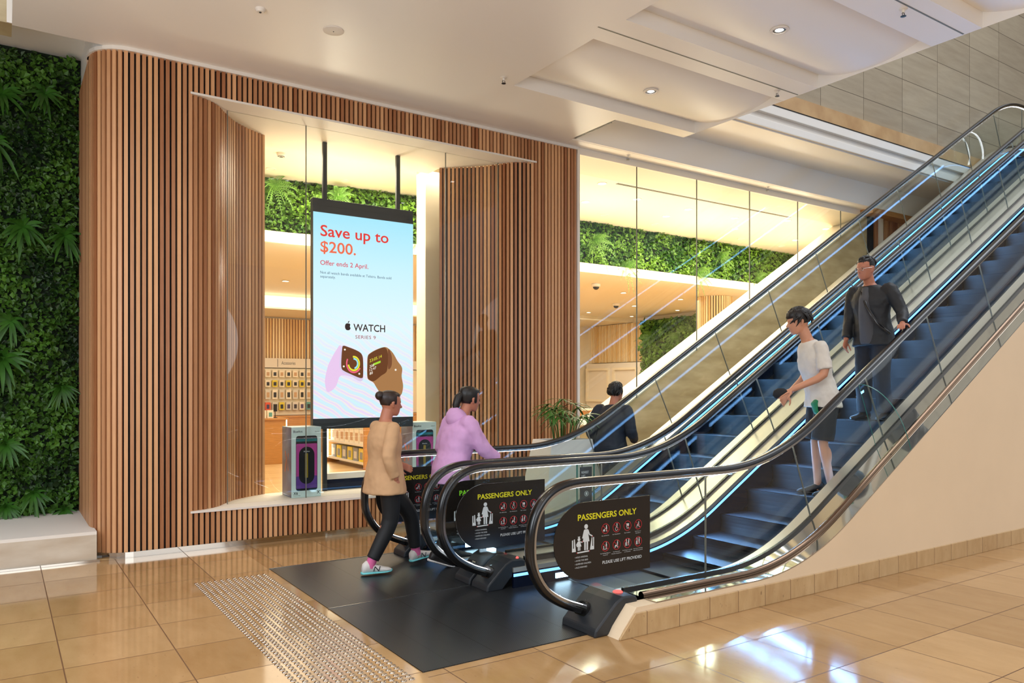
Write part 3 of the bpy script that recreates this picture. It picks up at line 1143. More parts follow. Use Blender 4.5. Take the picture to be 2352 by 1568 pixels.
# glass deflector fin standing on the outer deck of the near escalator
fin = MB()
fp = []
Bx, Bz, Tx, Tz = 6.90, 1.05, 6.60, 1.68
n = 12
prof = [(0.0, 0.0)] + [(0.335 * math.sin(PI / 2 * k / n) ** 1.0 if k else 0.0, math.cos(PI / 2 * k / n)) for k in range(n + 1)]
# (across, along) : along 1 = under the handrail, 0 = deck
pts = [(0.0, 0.0), (0.0, 1.0)] + [(0.335 * math.sin(PI / 2 * k / n), 0.10 + 0.90 * math.cos(PI / 2 * k / n) ** 0.8) for k in range(1, n)] + [(0.335, 0.0)]
front = [(Bx + (Tx - Bx) * a, 4.112 - w, Bz + (Tz - Bz) * a) for w, a in pts]
backp = [(x + 0.009, y, z + 0.005) for x, y, z in front]
nn = len(pts)
fin.add(front + backp, [tuple(range(nn)), tuple(range(2 * nn - 1, nn - 1, -1))], 0)
fin.add(front + backp, [(i, nn + i, nn + (i + 1) % nn, (i + 1) % nn) for i in range(nn)], 1)
fo = fin.build('deflector_fin', [M['glass'], M['glassedge']])
tag(fo, 'curved clear glass fin on the mirrored outer deck of the near escalator', 'deflector')


# ================================================================== PASSENGERS ONLY signs
def no_icon(kind, c, O, parent):
    mb = MB()
    r = 0.036
    x, z = c
    O1 = (O[0], O[1] - 0.0005, O[2])
    O2 = (O[0], O[1] - 0.001, O[2])

    def man(px, pz, s, lean=0.0, mi=1):
        flat(mb, circ((px + lean * s, pz + 0.030 * s), 0.0055 * s, 10), O1, mi=mi)
        flat(mb, [(px - 0.007 * s, pz - 0.004 * s), (px + 0.007 * s, pz - 0.004 * s), (px + 0.006 * s + lean * s * 0.8, pz + 0.023 * s), (px - 0.006 * s + lean * s * 0.8, pz + 0.023 * s)], O1, mi=mi)
        stroke(mb, (px - 0.003 * s, pz), (px - 0.004 * s, pz - 0.024 * s), 0.005 * s, O1, mi=mi)
        stroke(mb, (px + 0.003 * s, pz), (px + 0.006 * s, pz - 0.024 * s), 0.005 * s, O1, mi=mi)
    if kind == 0:
        man(x + 0.009, z - 0.002, 0.75)
        flat(mb, circ((x - 0.013, z - 0.012), 0.008, 10), O1, mi=1)
        stroke(mb, (x + 0.006, z + 0.004), (x - 0.012, z - 0.006), 0.004, O1, mi=1)
    elif kind == 1:
        flat(mb, circ((x + 0.004, z + 0.022), 0.005, 10), O1, mi=1)
        stroke(mb, (x + 0.004, z + 0.016), (x + 0.002, z - 0.004), 0.007, O1, mi=1)
        stroke(mb, (x + 0.002, z - 0.004), (x + 0.014, z - 0.006), 0.005, O1, mi=1)
        ring_flat(mb, (x, z - 0.012), 0.010, 0.013, O1, mi=1, n=16)
    elif kind == 2:
        flat(mb, [(x - 0.014, z + 0.016), (x + 0.016, z + 0.016), (x + 0.012, z - 0.004), (x - 0.008, z - 0.004)], O1, mi=1)
        stroke(mb, (x - 0.010, z - 0.004), (x - 0.004, z - 0.014), 0.003, O1, mi=1)
        stroke(mb, (x - 0.004, z - 0.014), (x + 0.014, z - 0.014), 0.003, O1, mi=1)
        for q in (-0.003, 0.011):
            flat(mb, circ((x + q, z - 0.019), 0.003, 8), O1, mi=1)
    elif kind == 3:
        man(x + 0.004, z + 0.001, 0.6, 0.004)
        flat(mb, [(x - 0.016, z - 0.010), (x + 0.014, z - 0.008), (x + 0.008, z + 0.003), (x - 0.008, z + 0.0)], O1, mi=1)
        for q in (-0.012, 0.012):
            flat(mb, circ((x + q, z - 0.018), 0.004, 8), O1, mi=1)
    elif kind == 4:
        man(x + 0.008, z, 0.8)
        stroke(mb, (x - 0.016, z - 0.022), (x - 0.016, z + 0.004), 0.006, O1, mi=1)
        stroke(mb, (x - 0.012, z - 0.021), (x + 0.012, z - 0.021), 0.003, O1, mi=1)
    elif kind == 5:
        man(x + 0.008, z + 0.004, 0.7, 0.003)
        flat(mb, [(x - 0.018, z - 0.012), (x + 0.014, z - 0.012), (x + 0.010, z - 0.002), (x - 0.012, z - 0.002)], O1, mi=1)
        for q in (-0.013, 0.010):
            flat(mb, circ((x + q, z - 0.017), 0.005, 8), O1, mi=1)
    else:
        man(x - 0.010, z, 0.8)
        man(x + 0.010, z + 0.001, 0.8, 0.004 if kind == 6 else 0)
        stroke(mb, (x - 0.018, z - 0.020), (x - 0.018, z + 0.004), 0.004, O1, mi=1)
    ring_flat(mb, c, r - 0.0042, r, O2, mi=0)
    stroke(mb, (x - r * 0.69, z + r * 0.69), (x + r * 0.69, z - r * 0.69), 0.004, O2, mi=0)
    return mb.build('prohibition_icon', [M['signred'], M['silver']], parent)


CAPT = [('No deliveries', ''), ('No Wheelchairs', ''), ('No Trolleys', ''), ('No Prams or', 'Strollers'),
        ('No Holding Bags on', 'Handrail'), ('No Motorised', 'Mobility Equipment'), ('No Sitting or Leaning', 'on Handrail'), ('No Loose Clothing', 'Near Moving Parts')]


def passenger_sign(label, y, x0, titlemat):
    t = thing('passenger_sign', label, 'sign', (x0 + 0.44, y, 0.33), 'black passengers only signs on the escalator glass')
    z0, w, h, r = 0.332, 0.88, 0.53, 0.265
    outline = [(x0 + r + r * math.cos(a), z0 + r + r * math.sin(a)) for a in np.linspace(PI / 2, 1.5 * PI, 32)] + [(x0 + w, z0), (x0 + w, z0 + h)]
    MB().prism(outline, y - 0.012, y - 0.006).build('panel', M['ink'], t)
    O = (x0, y - 0.0130, z0)
    a = MB()
    text(a, 'PASSENGERS ONLY', 0.204, 0.408, 0.541, 0.042, O, bold=0.022)
    a.build('heading', titlemat, t)
    b = MB()
    text(b, 'PLEASE USE LIFT PROVIDED', 0.424, 0.085, 0.372, 0.021, O, bold=0.012)
    b.build('instruction', M['silver'], t)
    c = MB()
    for k, (s, wd) in enumerate((('HOLD HANDRAIL', 0.104), ('AVOID THE SIDES', 0.106), ('SUPERVISE CHILDREN', 0.132), ('FACE FORWARD', 0.098))):
        text(c, s, 0.188, 0.153 - 0.0235 * k, wd, 0.0105, O)
        flat(c, circ((0.181, 0.158 - 0.0235 * k), 0.0022, 8), O)
    c.build('bullet_list', M['silver'], t)
    cc = [(0.451 + 0.103 * (k % 4), 0.330 - 0.1235 * (k // 4)) for k in range(8)]
    cap = MB()
    for k, p in enumerate(cc):
        no_icon(k, p, O, t)
        for j, s in enumerate(CAPT[k]):
            if s:
                wd = min(0.092, 0.0052 * len(s))
                text(cap, s, p[0] - wd / 2, p[1] - 0.052 - 0.0125 * j, wd, 0.0062, O)
    cap.build('captions', M['silver'], t)
    # woman and girl holding hands between two handrails
    g = MB()
    O1 = (O[0], O[1] - 0.0005, O[2])
    flat(g, circ((0.277, 0.362), 0.0165, 16), O)
    flat(g, [(0.262, 0.343), (0.292, 0.343), (0.298, 0.30), (0.307, 0.258), (0.247, 0.258), (0.256, 0.30)], O)
    stroke(g, (0.262, 0.338), (0.246, 0.283), 0.010, O1)
    stroke(g, (0.292, 0.338), (0.305, 0.306), 0.010, O1)
    stroke(g, (0.305, 0.306), (0.334, 0.290), 0.009, O1)
    for x in (0.267, 0.287):
        stroke(g, (x, 0.258), (x, 0.200), 0.014, O1)
    flat(g, circ((0.214, 0.279), 0.012, 14), O)
    flat(g, [(0.204, 0.294), (0.214, 0.290), (0.224, 0.294), (0.222, 0.301), (0.214, 0.297), (0.206, 0.301)], O1)
    flat(g, [(0.205, 0.266), (0.223, 0.266), (0.236, 0.230), (0.192, 0.230)], O)
    stroke(g, (0.206, 0.263), (0.190, 0.241), 0.007, O1)
    stroke(g, (0.222, 0.263), (0.244, 0.257), 0.007, O1)
    for x in (0.208, 0.221):
        stroke(g, (x, 0.230), (x, 0.203), 0.009, O1)
    for x0_, x1_, s in ((0.153, 0.187, 1), (0.311, 0.348, -1)):
        base = 0.198
        if s > 0:
            P = [(x0_, base), (x1_, base), (0.178, 0.285), (0.153, 0.277)]
        else:
            P = [(x0_, base), (x1_, base), (0.348, 0.283), (0.326, 0.283)]
        flat(g, P, O)
    flat(g, [(0.196, 0.184), (0.305, 0.187), (0.305, 0.196), (0.196, 0.193)], O)
    # dark slots in the two newels, red tips
    for xm in (0.166, 0.336):
        stroke(g, (xm, 0.222), (xm, 0.284), 0.007, O1, mi=1)
    for p in ((0.334, 0.289), (0.245, 0.262), (0.196, 0.188), (0.305, 0.191)):
        flat(g, circ(p, 0.004, 8), (O[0], O[1] - 0.001, O[2]), mi=2)
    g.build('pictogram', [M['silver'], M['ink'], M['signred']], t)
    return t


passenger_sign('frontmost black passengers only sign, on the near handrail glass', HR[0], 3.08, M['yellow'])
passenger_sign('second black passengers only sign from the front, with bright yellow heading', HR[1], 3.03, M['yellow'])
passenger_sign('third black passengers only sign, half hidden behind the second, green heading', HR[2], 3.02, M['lime'])
passenger_sign('rearmost black passengers only sign, beside the slatted shopfront', HR[3], 3.01, M['yellow'])

# ---- lift sign in a glass holder between the escalators
t = thing('lift_sign', 'small black nearest lift sign in a clear glass holder between the escalators', 'sign', (4.46, 5.5, 0.19))
MB().box(4.37, 4.57, 5.47, 5.478, 0.20, 0.95).build('glass_sheet', M['glass'], t)
MB().box(4.366, 4.374, 5.468, 5.48, 0.20, 0.95).build('edge', M['glassedge'], t)
MB().box(4.566, 4.574, 5.468, 5.48, 0.20, 0.95).build('edge', M['glassedge'], t)
MB().box(4.40, 4.535, 5.462, 5.470, 0.50, 0.925).build('panel', M['frame'], t)
MB().box(4.38, 4.56, 5.44, 5.52, 0.186, 0.205).build('foot', M['steel'], t)
lt = MB()
O = (4.40, 5.4612, 0.50)
text(lt, 'NEAREST', 0.012, 0.365, 0.085, 0.022, O)
text(lt, 'LIFT', 0.012, 0.330, 0.045, 0.022, O)
ring_flat(lt, (0.07, 0.18), 0.020, 0.024, O)
flat(lt, [(0.06, 0.168), (0.08, 0.168), (0.08, 0.192), (0.06, 0.192)], O)
lt.build('lettering', M['silver'], t)

# ================================================================== TACTILE STUDS
def stud_mesh():
    mb = MB()
    mb.lathe([(0.0175, 0.0), (0.0175, 0.0015), (0.0155, 0.0042), (0.0110, 0.0062), (0.005, 0.0072), (0.0005, 0.0074)], n=14)
    return mb


spots = []
for i in range(12):
    for j in range(62):
        spots.append((1.374 + 0.0514 * i, 6.84 - 0.0503 * j))


def in_view(x, y, m=20):
    d = .5556 * x + .8315 * y
    l = .8315 * x - .5556 * y
    px, py = 1176 + 1760 * l / d, 890 + 1760 * 1.65 / d
    return -m < px < 2352 + m and py < 1568 + m


spots = [s for s in spots if s[1] > 3.9 and in_view(*s)]
spots.sort(key=lambda s: .5556 * s[0] + .8315 * s[1])
s0 = stud_mesh().build('tactile_stud', M['stud'], smooth=40)
for k, (x, y) in enumerate(spots[:300]):
    o = s0 if k == 0 else s0.copy()
    if k:
        COL.objects.link(o)
    o.location = (x, y, 0.0)
    tag(o, 'round steel tactile stud set in the stone floor before the landing plates', 'tactile stud', 'tactile studs before the escalators')
rest = MB()
for x, y in spots[300:]:
    m_ = stud_mesh()
    rest.add([(a + x, b + y, c) for a, b, c in m_.v], m_.f)
tag(rest.build('tactile_studs', M['stud'], smooth=40), 'farther field of steel tactile studs near the shopfront', 'tactile studs', kind='stuff')

# ================================================================== FOLIAGE
def leaf_mass(name, origin_fn, n, size, nrm, material, seed, thick=0.10):
    """dense living-wall planting: thousands of small folded leaves over a sampled area"""
    rs = np.random.RandomState(seed)
    P = np.array([origin_fn(rs) for _ in range(n)])
    nrm = np.array(nrm, float)
    clump = np.array([noise.noise(Vector((p[0] * 3.0, p[1] * 3.0, p[2] * 3.0))) for p in P])
    P += nrm * (rs.rand(n, 1) * thick * (0.4 + 0.8 * (clump[:, None] + 0.5)))
    d = rs.randn(n, 3) + nrm * 0.5 + np.array([0, 0, -0.35])
    d /= np.linalg.norm(d, axis=1)[:, None]
    u = rs.randn(n, 3) * 0.6 + nrm * 1.2 + np.array([0, 0, 0.8])
    side = np.cross(d, u)
    side /= np.linalg.norm(side, axis=1)[:, None] + 1e-9
    up = np.cross(side, d)
    L = size * (0.55 + 0.9 * rs.rand(n, 1))
    Wd = L * (0.32 + 0.2 * rs.rand(n, 1))
    a = P - d * L * 0.1
    b = P + d * L * 0.42 + side * Wd + up * L * 0.12
    c = P + d * L - up * L * 0.15
    e = P + d * L * 0.42 - side * Wd + up * L * 0.12
    V = np.stack([a, b, c, e], 1).reshape(-1, 3)
    idx = np.arange(n) * 4
    F = np.concatenate([np.stack([idx, idx + 1, idx + 2], 1), np.stack([idx, idx + 2, idx + 3], 1)])
    me = bpy.data.meshes.new(name)
    me.from_pydata(V.tolist(), [], F.tolist())
    me.materials.append(material)
    o = bpy.data.objects.new(name, me)
    COL.objects.link(o)
    v = np.clip(0.5 + clump * 0.9 + (rs.rand(n) - 0.5) * 0.6, 0, 1)
    add_attr(o, np.repeat(v, 4))
    return o


def rosette_mesh(n, length, width, droop, seed, fern=False):
    rr = random.Random(seed)
    mb = MB()
    for k in range(n):
        a = 2 * PI * k / n + rr.uniform(-0.3, 0.3)
        el = rr.uniform(0.25, 1.15)
        L = length * rr.uniform(0.7, 1.1)
        d = Vector((math.cos(a) * math.cos(el), -math.sin(el), math.sin(a) * math.cos(el)))   # faces -Y
        side = d.cross(Vector((0, -1, 0.2))).normalized()
        m = 6
        pts = []
        for j in range(m + 1):
            t = j / m
            pts.append(d * (L * t) + Vector((0, 0, -droop * L * t * t)))
        if not fern:
            rows = []
            for j in range(m + 1):
                t = j / m
                w = width * math.sin(PI * min(1, 0.12 + 0.88 * t)) ** 0.8 * (1 if j < m else 0.02)
                up = Vector((0, -0.25 * w, 0.0))
                rows.append([pts[j] - side * w, pts[j] + up * -1, pts[j] + side * w])
            mb.rings(rows, close=False)
        else:
            mb.tube(pts, [0.004] * m + [0.001], 5)
            for j in range(1, 13):
                t = j / 13
                p = d * (L * t) + Vector((0, 0, -droop * L * t * t))
                w = width * (1.2 - t) * 1.1
                for s in (-1, 1):
                    tip = p + side * (s * w) + d * (w * 0.35)
                    q = d * (w * 0.16)
                    mb.add([p - q, p + side * (s * w * 0.5) - q * 0.8, tip, p + side * (s * w * 0.5) + q], [(0, 1, 2), (0, 2, 3)])
    return mb


tag(leaf_mass('foliage_wall', lambda r: (-1.9 + 2.62 * r.rand(), 9.80, 0.27 + 4.98 * r.rand()), 26000, 0.055, (0, -1, 0), M['leafd'], 1, 0.13),
    'dense dark green living wall of small leaves at the far left', 'living wall', kind='stuff')
BKN = 60


def on_bulkhead(r):
    k = r.rand() * (len(BK) - 1)
    i = min(int(k), len(BK) - 2)
    f = k - i
    return (BK[i][0] * (1 - f) + BK[i + 1][0] * f, BK[i][1] * (1 - f) + BK[i + 1][1] * f, 3.95 + 0.83 * r.rand())


tag(leaf_mass('foliage_band', on_bulkhead, 20000, 0.062, (0, -1, 0), M['leafl'], 2, 0.12),
    'bright green band of planting above the white fascia inside the shop', 'living wall', kind='stuff')
struct(MB().box(16.1, 16.25, 14.6, 17.0, 1.2, 3.66).build('wall_right_planted', M['soil']))
tag(leaf_mass('foliage_panel', lambda r: (16.08, 14.6 + 2.4 * r.rand(), 1.2 + 2.45 * r.rand()), 5000, 0.09, (-1, 0, 0), M['leafl'], 3, 0.12),
    'green planted panel on the rear wall left of the slatted round column', 'living wall', kind='stuff')

ros = [  # x, y, z, size, dark?, label
    (0.02, 9.62, 4.72, .34, 'spiky rosette plant highest in the dark living wall, at its top left corner'),
    (0.40, 9.62, 4.80, .30, 'spiky rosette plant at the top of the dark living wall, right of the highest'),
    (-0.05, 9.62, 4.20, .40, 'drooping dark fern at the left picture edge under the top rosettes'),
    (0.20, 9.62, 3.35, .36, 'large rosette plant in the upper middle of the dark living wall'),
    (0.58, 9.62, 3.30, .34, 'rosette plant in the dark living wall close to the slatted corner, upper one'),
    (0.10, 9.62, 2.35, .30, 'rosette plant at middle height of the dark living wall'),
    (0.02, 9.62, 1.95, .42, 'big dark strappy plant at the left edge below middle height'),
    (0.55, 9.62, 1.65, .26, 'small rosette plant beside the slatted corner below middle height'),
    (0.05, 9.62, 1.05, .32, 'rosette plant low in the dark living wall'),
    (0.30, 9.62, 0.52, .28, 'rosette plant near the foot of the dark living wall'),
    (0.05, 9.62, 0.40, .28, 'lowest left rosette plant just above the white ledge'),
    (0.58, 9.60, 0.32, .24, 'spiky plant whose leaves hang over the white ledge'),
]
for k, (x, y, z, L, lab) in enumerate(ros):
    o = rosette_mesh(24 if k != 2 else 14, L * 0.8, L * 0.055, 0.5 if k != 2 else 0.8, 20 + k).build('rosette_plant', M['fern'], smooth=60)
    o.location = (x, y, z)
    tag(o, lab, 'plant', 'rosette plants of the dark living wall')
fer = [
    (3.35, 11.28, 4.62, .34, 'fern at the left top of the shop planting band behind the left glass panel'),
    (4.25, 11.12, 4.55, .34, 'fern in the shop planting band between the two screen poles'),
    (5.15, 11.15, 4.38, .34, 'fern in the shop planting band right of the right screen pole'),
    (5.65, 11.15, 4.02, .28, 'drooping plant hanging over the fascia beside the white column'),
    (9.25, 11.07, 4.42, .46, 'large pale fern at the left end of the right planting band'),
    (10.05, 11.07, 4.00, .40, 'fern low in the planting band right of the large pale fern'),
    (12.05, 11.10, 4.02, .46, 'bushy fern low in the middle of the right planting band'),
    (12.75, 11.10, 4.45, .36, 'pale spider plant high in the middle of the right planting band'),
    (14.0, 11.14, 4.10, .36, 'fern near the right end of the planting band above the rake'),
]
for k, (x, y, z, L, lab) in enumerate(fer):
    o = rosette_mesh(13, L, L * 0.17, 0.55, 50 + k, fern=True).build('fern', M['fernl'], smooth=60)
    o.location = (x, y, z)
    tag(o, lab, 'fern', 'ferns in the shop planting band')
for k, (y, z, L, lab) in enumerate([(16.5, 3.15, .5, 'pale fern at the top of the rear green panel'), (15.4, 3.1, .5, 'fern at the top right of the rear green panel'), (15.8, 2.4, .45, 'fern lower down on the rear green panel')]):
    o = rosette_mesh(12, L, L * 0.17, 0.5, 70 + k, fern=True).build('fern', M['fernl'], smooth=60)
    o.location = (15.95, y, z)
    o.rotation_euler = (0, 0, -PI / 2)
    tag(o, lab, 'fern', 'ferns on the rear green panel')

# ---- planter with a palm in front of the timber
t = thing('planter', 'tall white tapered planter with a leafy green palm by the timber corner', 'planter', (5.93, 7.72, 0))
pot = MB()
sec = lambda h, z: [(5.93 + h * a, 7.72 + h * b * 0.62, z) for a, b in ((-1, -1), (1, -1), (1, 1), (-1, 1))]
pot.rings([sec(0.50, 0.0), sec(0.325, 1.0), sec(0.30, 1.0), sec(0.29, 0.93)])
pot.build('pot', M['white'], t, bevel=0.008)
MB().rings([sec(0.285, 0.90), sec(0.285, 0.955)]).build('soil', M['soil'], t)
rr = random.Random(5)
for k in range(17):
    a = rr.uniform(0, 2 * PI)
    bx, by = 5.93 + 0.16 * math.cos(a), 7.72 + 0.09 * math.sin(a)
    lean = rr.uniform(0.1, 0.95)
    h = rr.uniform(0.26, 0.62)
    top = Vector((bx + math.cos(a) * lean * 0.42, by + math.sin(a) * lean * 0.26, 0.96 + h * (1 - 0.35 * lean)))
    fr = MB()
    fr.tube([(bx, by, 0.94), (Vector((bx, by, 0.94)) + top) / 2 + Vector((0, 0, 0.05)), top], [0.007, 0.006, 0.004], 6)
    for q in range(8):
        b = a + (q - 3.5) * 0.42 + rr.uniform(-0.1, 0.1)
        L = rr.uniform(0.17, 0.28)
        d = Vector((math.cos(b), math.sin(b) * 0.7, rr.uniform(-0.35, 0.35))).normalized()
        s = d.cross(Vector((0, 0, 1))).normalized() * rr.uniform(0.012, 0.019)
        rows = []
        for j in range(6):
            tt = j / 5
            p = top + d * L * tt + Vector((0, 0, -0.4 * L * tt * tt))
            w = s * max(0.03, math.sin(PI * min(1, 0.1 + 0.9 * tt)))
            rows.append([p - w, p + Vector((0, 0, 0.004)), p + w])
        fr.rings(rows, close=False)
    fr.build('frond', M['fern'], t, smooth=60)

# ================================================================== CEILING FITTINGS
def downlight(x, y, z, r, lab, grp, on=True, neutral=False):
    t = thing('downlight', lab, 'light', (x, y, z), grp)
    tr = MB()
    tr.lathe([(r * 1.28, 0.0), (r * 1.28, -0.006), (r * 1.1, -0.010), (r, -0.004), (r, 0.0)], (x, y, z), 28)
    tr.build('trim_ring', M['white'], t, smooth=40)
    di = MB()
    di.lathe([(r * 0.985, -0.002), (r * 0.8, -0.0065), (0.001, -0.0065)], (x, y, z), 24)
    di.build('diffuser', (M['lampn'] if neutral else M['lampw']) if on else M['shopwhite'], t, smooth=40)
    return t


LW = [(3.391, 9.709, 1, 'bright downlight left of the left screen pole, beside the glass joint'),
      (4.452, 9.718, 1, 'bright downlight between the two screen poles'),
      (3.188, 10.916, 0, 'unlit downlight close to the left curved slats above the planting'),
      (4.298, 10.943, 0, 'unlit downlight behind and between the screen poles'),
      (5.459, 10.649, 0, 'unlit downlight beside the white column head')]
for x, y, on, lab in LW:
    downlight(x, y, SZ, 0.055, lab, 'downlights seen through the shop window', on)
RW = [(7.601, 8.913, 1, 'bright downlight nearest the timber corner behind the long glazing'),
      (8.709, 9.336, 1, 'bright downlight at the first glass joint of the long glazing'),
      (9.94, 9.364, 1, 'bright downlight in the second bay of the long glazing, front row'),
      (11.15, 9.376, 1, 'bright downlight in the third bay of the long glazing, front row'),
      (12.137, 8.98, 1, 'bright downlight at the right end of the ceiling slot'),
      (8.119, 9.943, 1, 'small bright downlight in the first bay behind the front row'),
      (10.01, 9.967, 1, 'bright downlight in the second bay behind the front row'),
      (11.921, 10.013, 1, 'bright downlight in the third bay behind the front row'),
      (13.397, 9.027, 1, 'bright downlight in the last bay, farthest along the front row'),
      (13.892, 10.075, 1, 'bright downlight at the fourth joint above the end of the planting'),
      (9.012, 10.508, 0, 'unlit downlight above the large pale fern'),
      (10.311, 10.563, 0, 'unlit downlight above the second bay of planting'),
      (12.828, 10.616, 0, 'unlit downlight above the third bay of planting'),
      (14.237, 10.679, 0, 'unlit downlight above the fourth bay of planting')]
for x, y, on, lab in RW:
    downlight(x, y, SZ, 0.06, lab, 'downlights behind the long glazing', on)
LO = [(4.742, 15.235, 'small downlight in the low rear ceiling left of the screen'),
      (11.634, 12.909, 'downlight in the low rear ceiling nearest the white fascia, first bay'),
      (13.637, 13.099, 'downlight in the low rear ceiling left of the slatted round column'),
      (13.841, 16.814, 'downlight in the low rear ceiling above the rear slats, leftmost'),
      (15.482, 14.986, 'downlight in the low rear ceiling above the green panel'),
      (13.726, 14.812, 'downlight in the low rear ceiling middle, beside the first joint'),
      (15.67, 17.022, 'downlight in the low rear ceiling above the right end of the slats')]
for x, y, lab in LO:
    downlight(x, y, 3.78, 0.06, lab, 'downlights of the low rear ceiling')
for x, y, lab in ((6.059, 6.27, 'round recessed spotlight in the farther ceiling coffer'), (6.012, 4.533, 'round recessed spotlight in the nearer ceiling coffer')):
    zc = CZ + 0.018
    t = thing('spotlight', lab, 'light', (x, y, zc), 'spotlights in the ceiling coffers')
    MB().lathe([(0.085, 0.0), (0.085, -0.008), (0.062, -0.012), (0.058, 0.0), (0.05, 0.03)], (x, y, zc), 28).build('trim_ring', M['white'], t, smooth=40)
    MB().lathe([(0.056, 0.02), (0.056, -0.003), (0.040, -0.006), (0.040, 0.02)], (x, y, zc), 24).build('gimbal', M['charcoal'], t, smooth=40)
    MB().lathe([(0.039, 0.0), (0.03, -0.006), (0.001, -0.006)], (x, y, zc), 20).build('lens', M['lampn'], t, smooth=40)


def sprinkler(x, y, z, lab):
    t = thing('sprinkler', lab, 'sprinkler', (x, y, z), 'ceiling sprinkler heads')
    MB().lathe([(0.035, 0), (0.035, -0.004), (0.014, -0.010), (0.010, -0.035), (0.010, 0)], (x, y, z), 18).build('base', M['white'], t, smooth=40)
    mb = MB()
    for s in (-1, 1):
        mb.tube([(x + s * 0.008, y, z - 0.03), (x + s * 0.018, y, z - 0.045), (x + s * 0.006, y, z - 0.062)], 0.003, 6)
    mb.lathe([(0.024, -0.062), (0.024, -0.065), (0.004, -0.068)], (x, y, z), 14)
    mb.build('deflector', M['charcoal'], t)


sprinkler(4.459, 6.832, CZ, 'sprinkler on the flat mall ceiling in front of the timber')
sprinkler(7.182, 5.444, CZ, 'sprinkler on the slot between the two ceiling coffers')
sprinkler(7.419, 8.14, CZ, 'sprinkler on the soffit strip at the first bay of the glazing')
sprinkler(10.49, 8.14, CZ, 'sprinkler on the soffit strip at the third bay of the glazing')
sprinkler(6.55, 3.66, CZ, 'sprinkler at the slot of the nearest ceiling beam, top right')
t = thing('ceiling_sensor', 'small white sensor on the mall ceiling, nearest the top edge', 'detector', (1.886, 6.769, CZ))
MB().lathe([(0.045, 0), (0.045, -0.012), (0.03, -0.03), (0.001, -0.032)], (1.886, 6.769, CZ), 20).build('housing', M['white'], t, smooth=40)
MB().lathe([(0.012, -0.03), (0.010, -0.036), (0.001, -0.037)], (1.886, 6.769, CZ), 12).build('lens', M['charcoal'], t)
t = thing('ceiling_speaker', 'round white speaker plate on the mall ceiling above the timber', 'speaker', (2.563, 6.806, CZ))
MB().lathe([(0.095, 0), (0.095, -0.006), (0.085, -0.010), (0.001, -0.010)], (2.563, 6.806, CZ), 32).build('plate', M['white'], t, smooth=40)
MB().lathe([(0.006, -0.010), (0.006, -0.013), (0.001, -0.013)], (2.563, 6.806, CZ), 10).build('screw', M['charcoal'], t)
t = thing('smoke_detector', 'white smoke detector on the shop ceiling left of the glass joint', 'detector', (3.095, 10.129, SZ))
MB().lathe([(0.06, 0), (0.06, -0.02), (0.05, -0.04), (0.03, -0.05), (0.001, -0.05)], (3.095, 10.129, SZ), 24).build('housing', M['white'], t, smooth=40)
MB().lathe([(0.045, -0.041), (0.045, -0.045), (0.02, -0.052)], (3.095, 10.129, SZ), 20).build('vent', M['charcoal'], t)
sl = MB().box(7.79, 11.96, 8.765, 8.785, SZ - 0.003, SZ + 0.01)
sl.box(7.79, 11.96, 8.80, 8.82, SZ - 0.003, SZ + 0.01)
tag(sl.build('slot_diffuser', M['charcoal']), 'long double black air slot in the shop ceiling behind the glazing', 'air slot')
for x, y, lab in ((10.188, 12.138, 'black dome camera on the low rear ceiling near the fascia'), (12.985, 14.685, 'white dome camera on the low rear ceiling, farther back')):
    t = thing('dome_camera', lab, 'camera', (x, y, 3.78), 'dome cameras')
    MB().lathe([(0.09, 0), (0.09, -0.05), (0.07, -0.06), (0.07, 0)], (x, y, 3.78), 20).build('housing', M['white'], t, smooth=40)
    MB().ell((x, y, 3.72), 0.066, 0.066, 0.06, 16, 8).build('dome', M['black'], t, smooth=60)

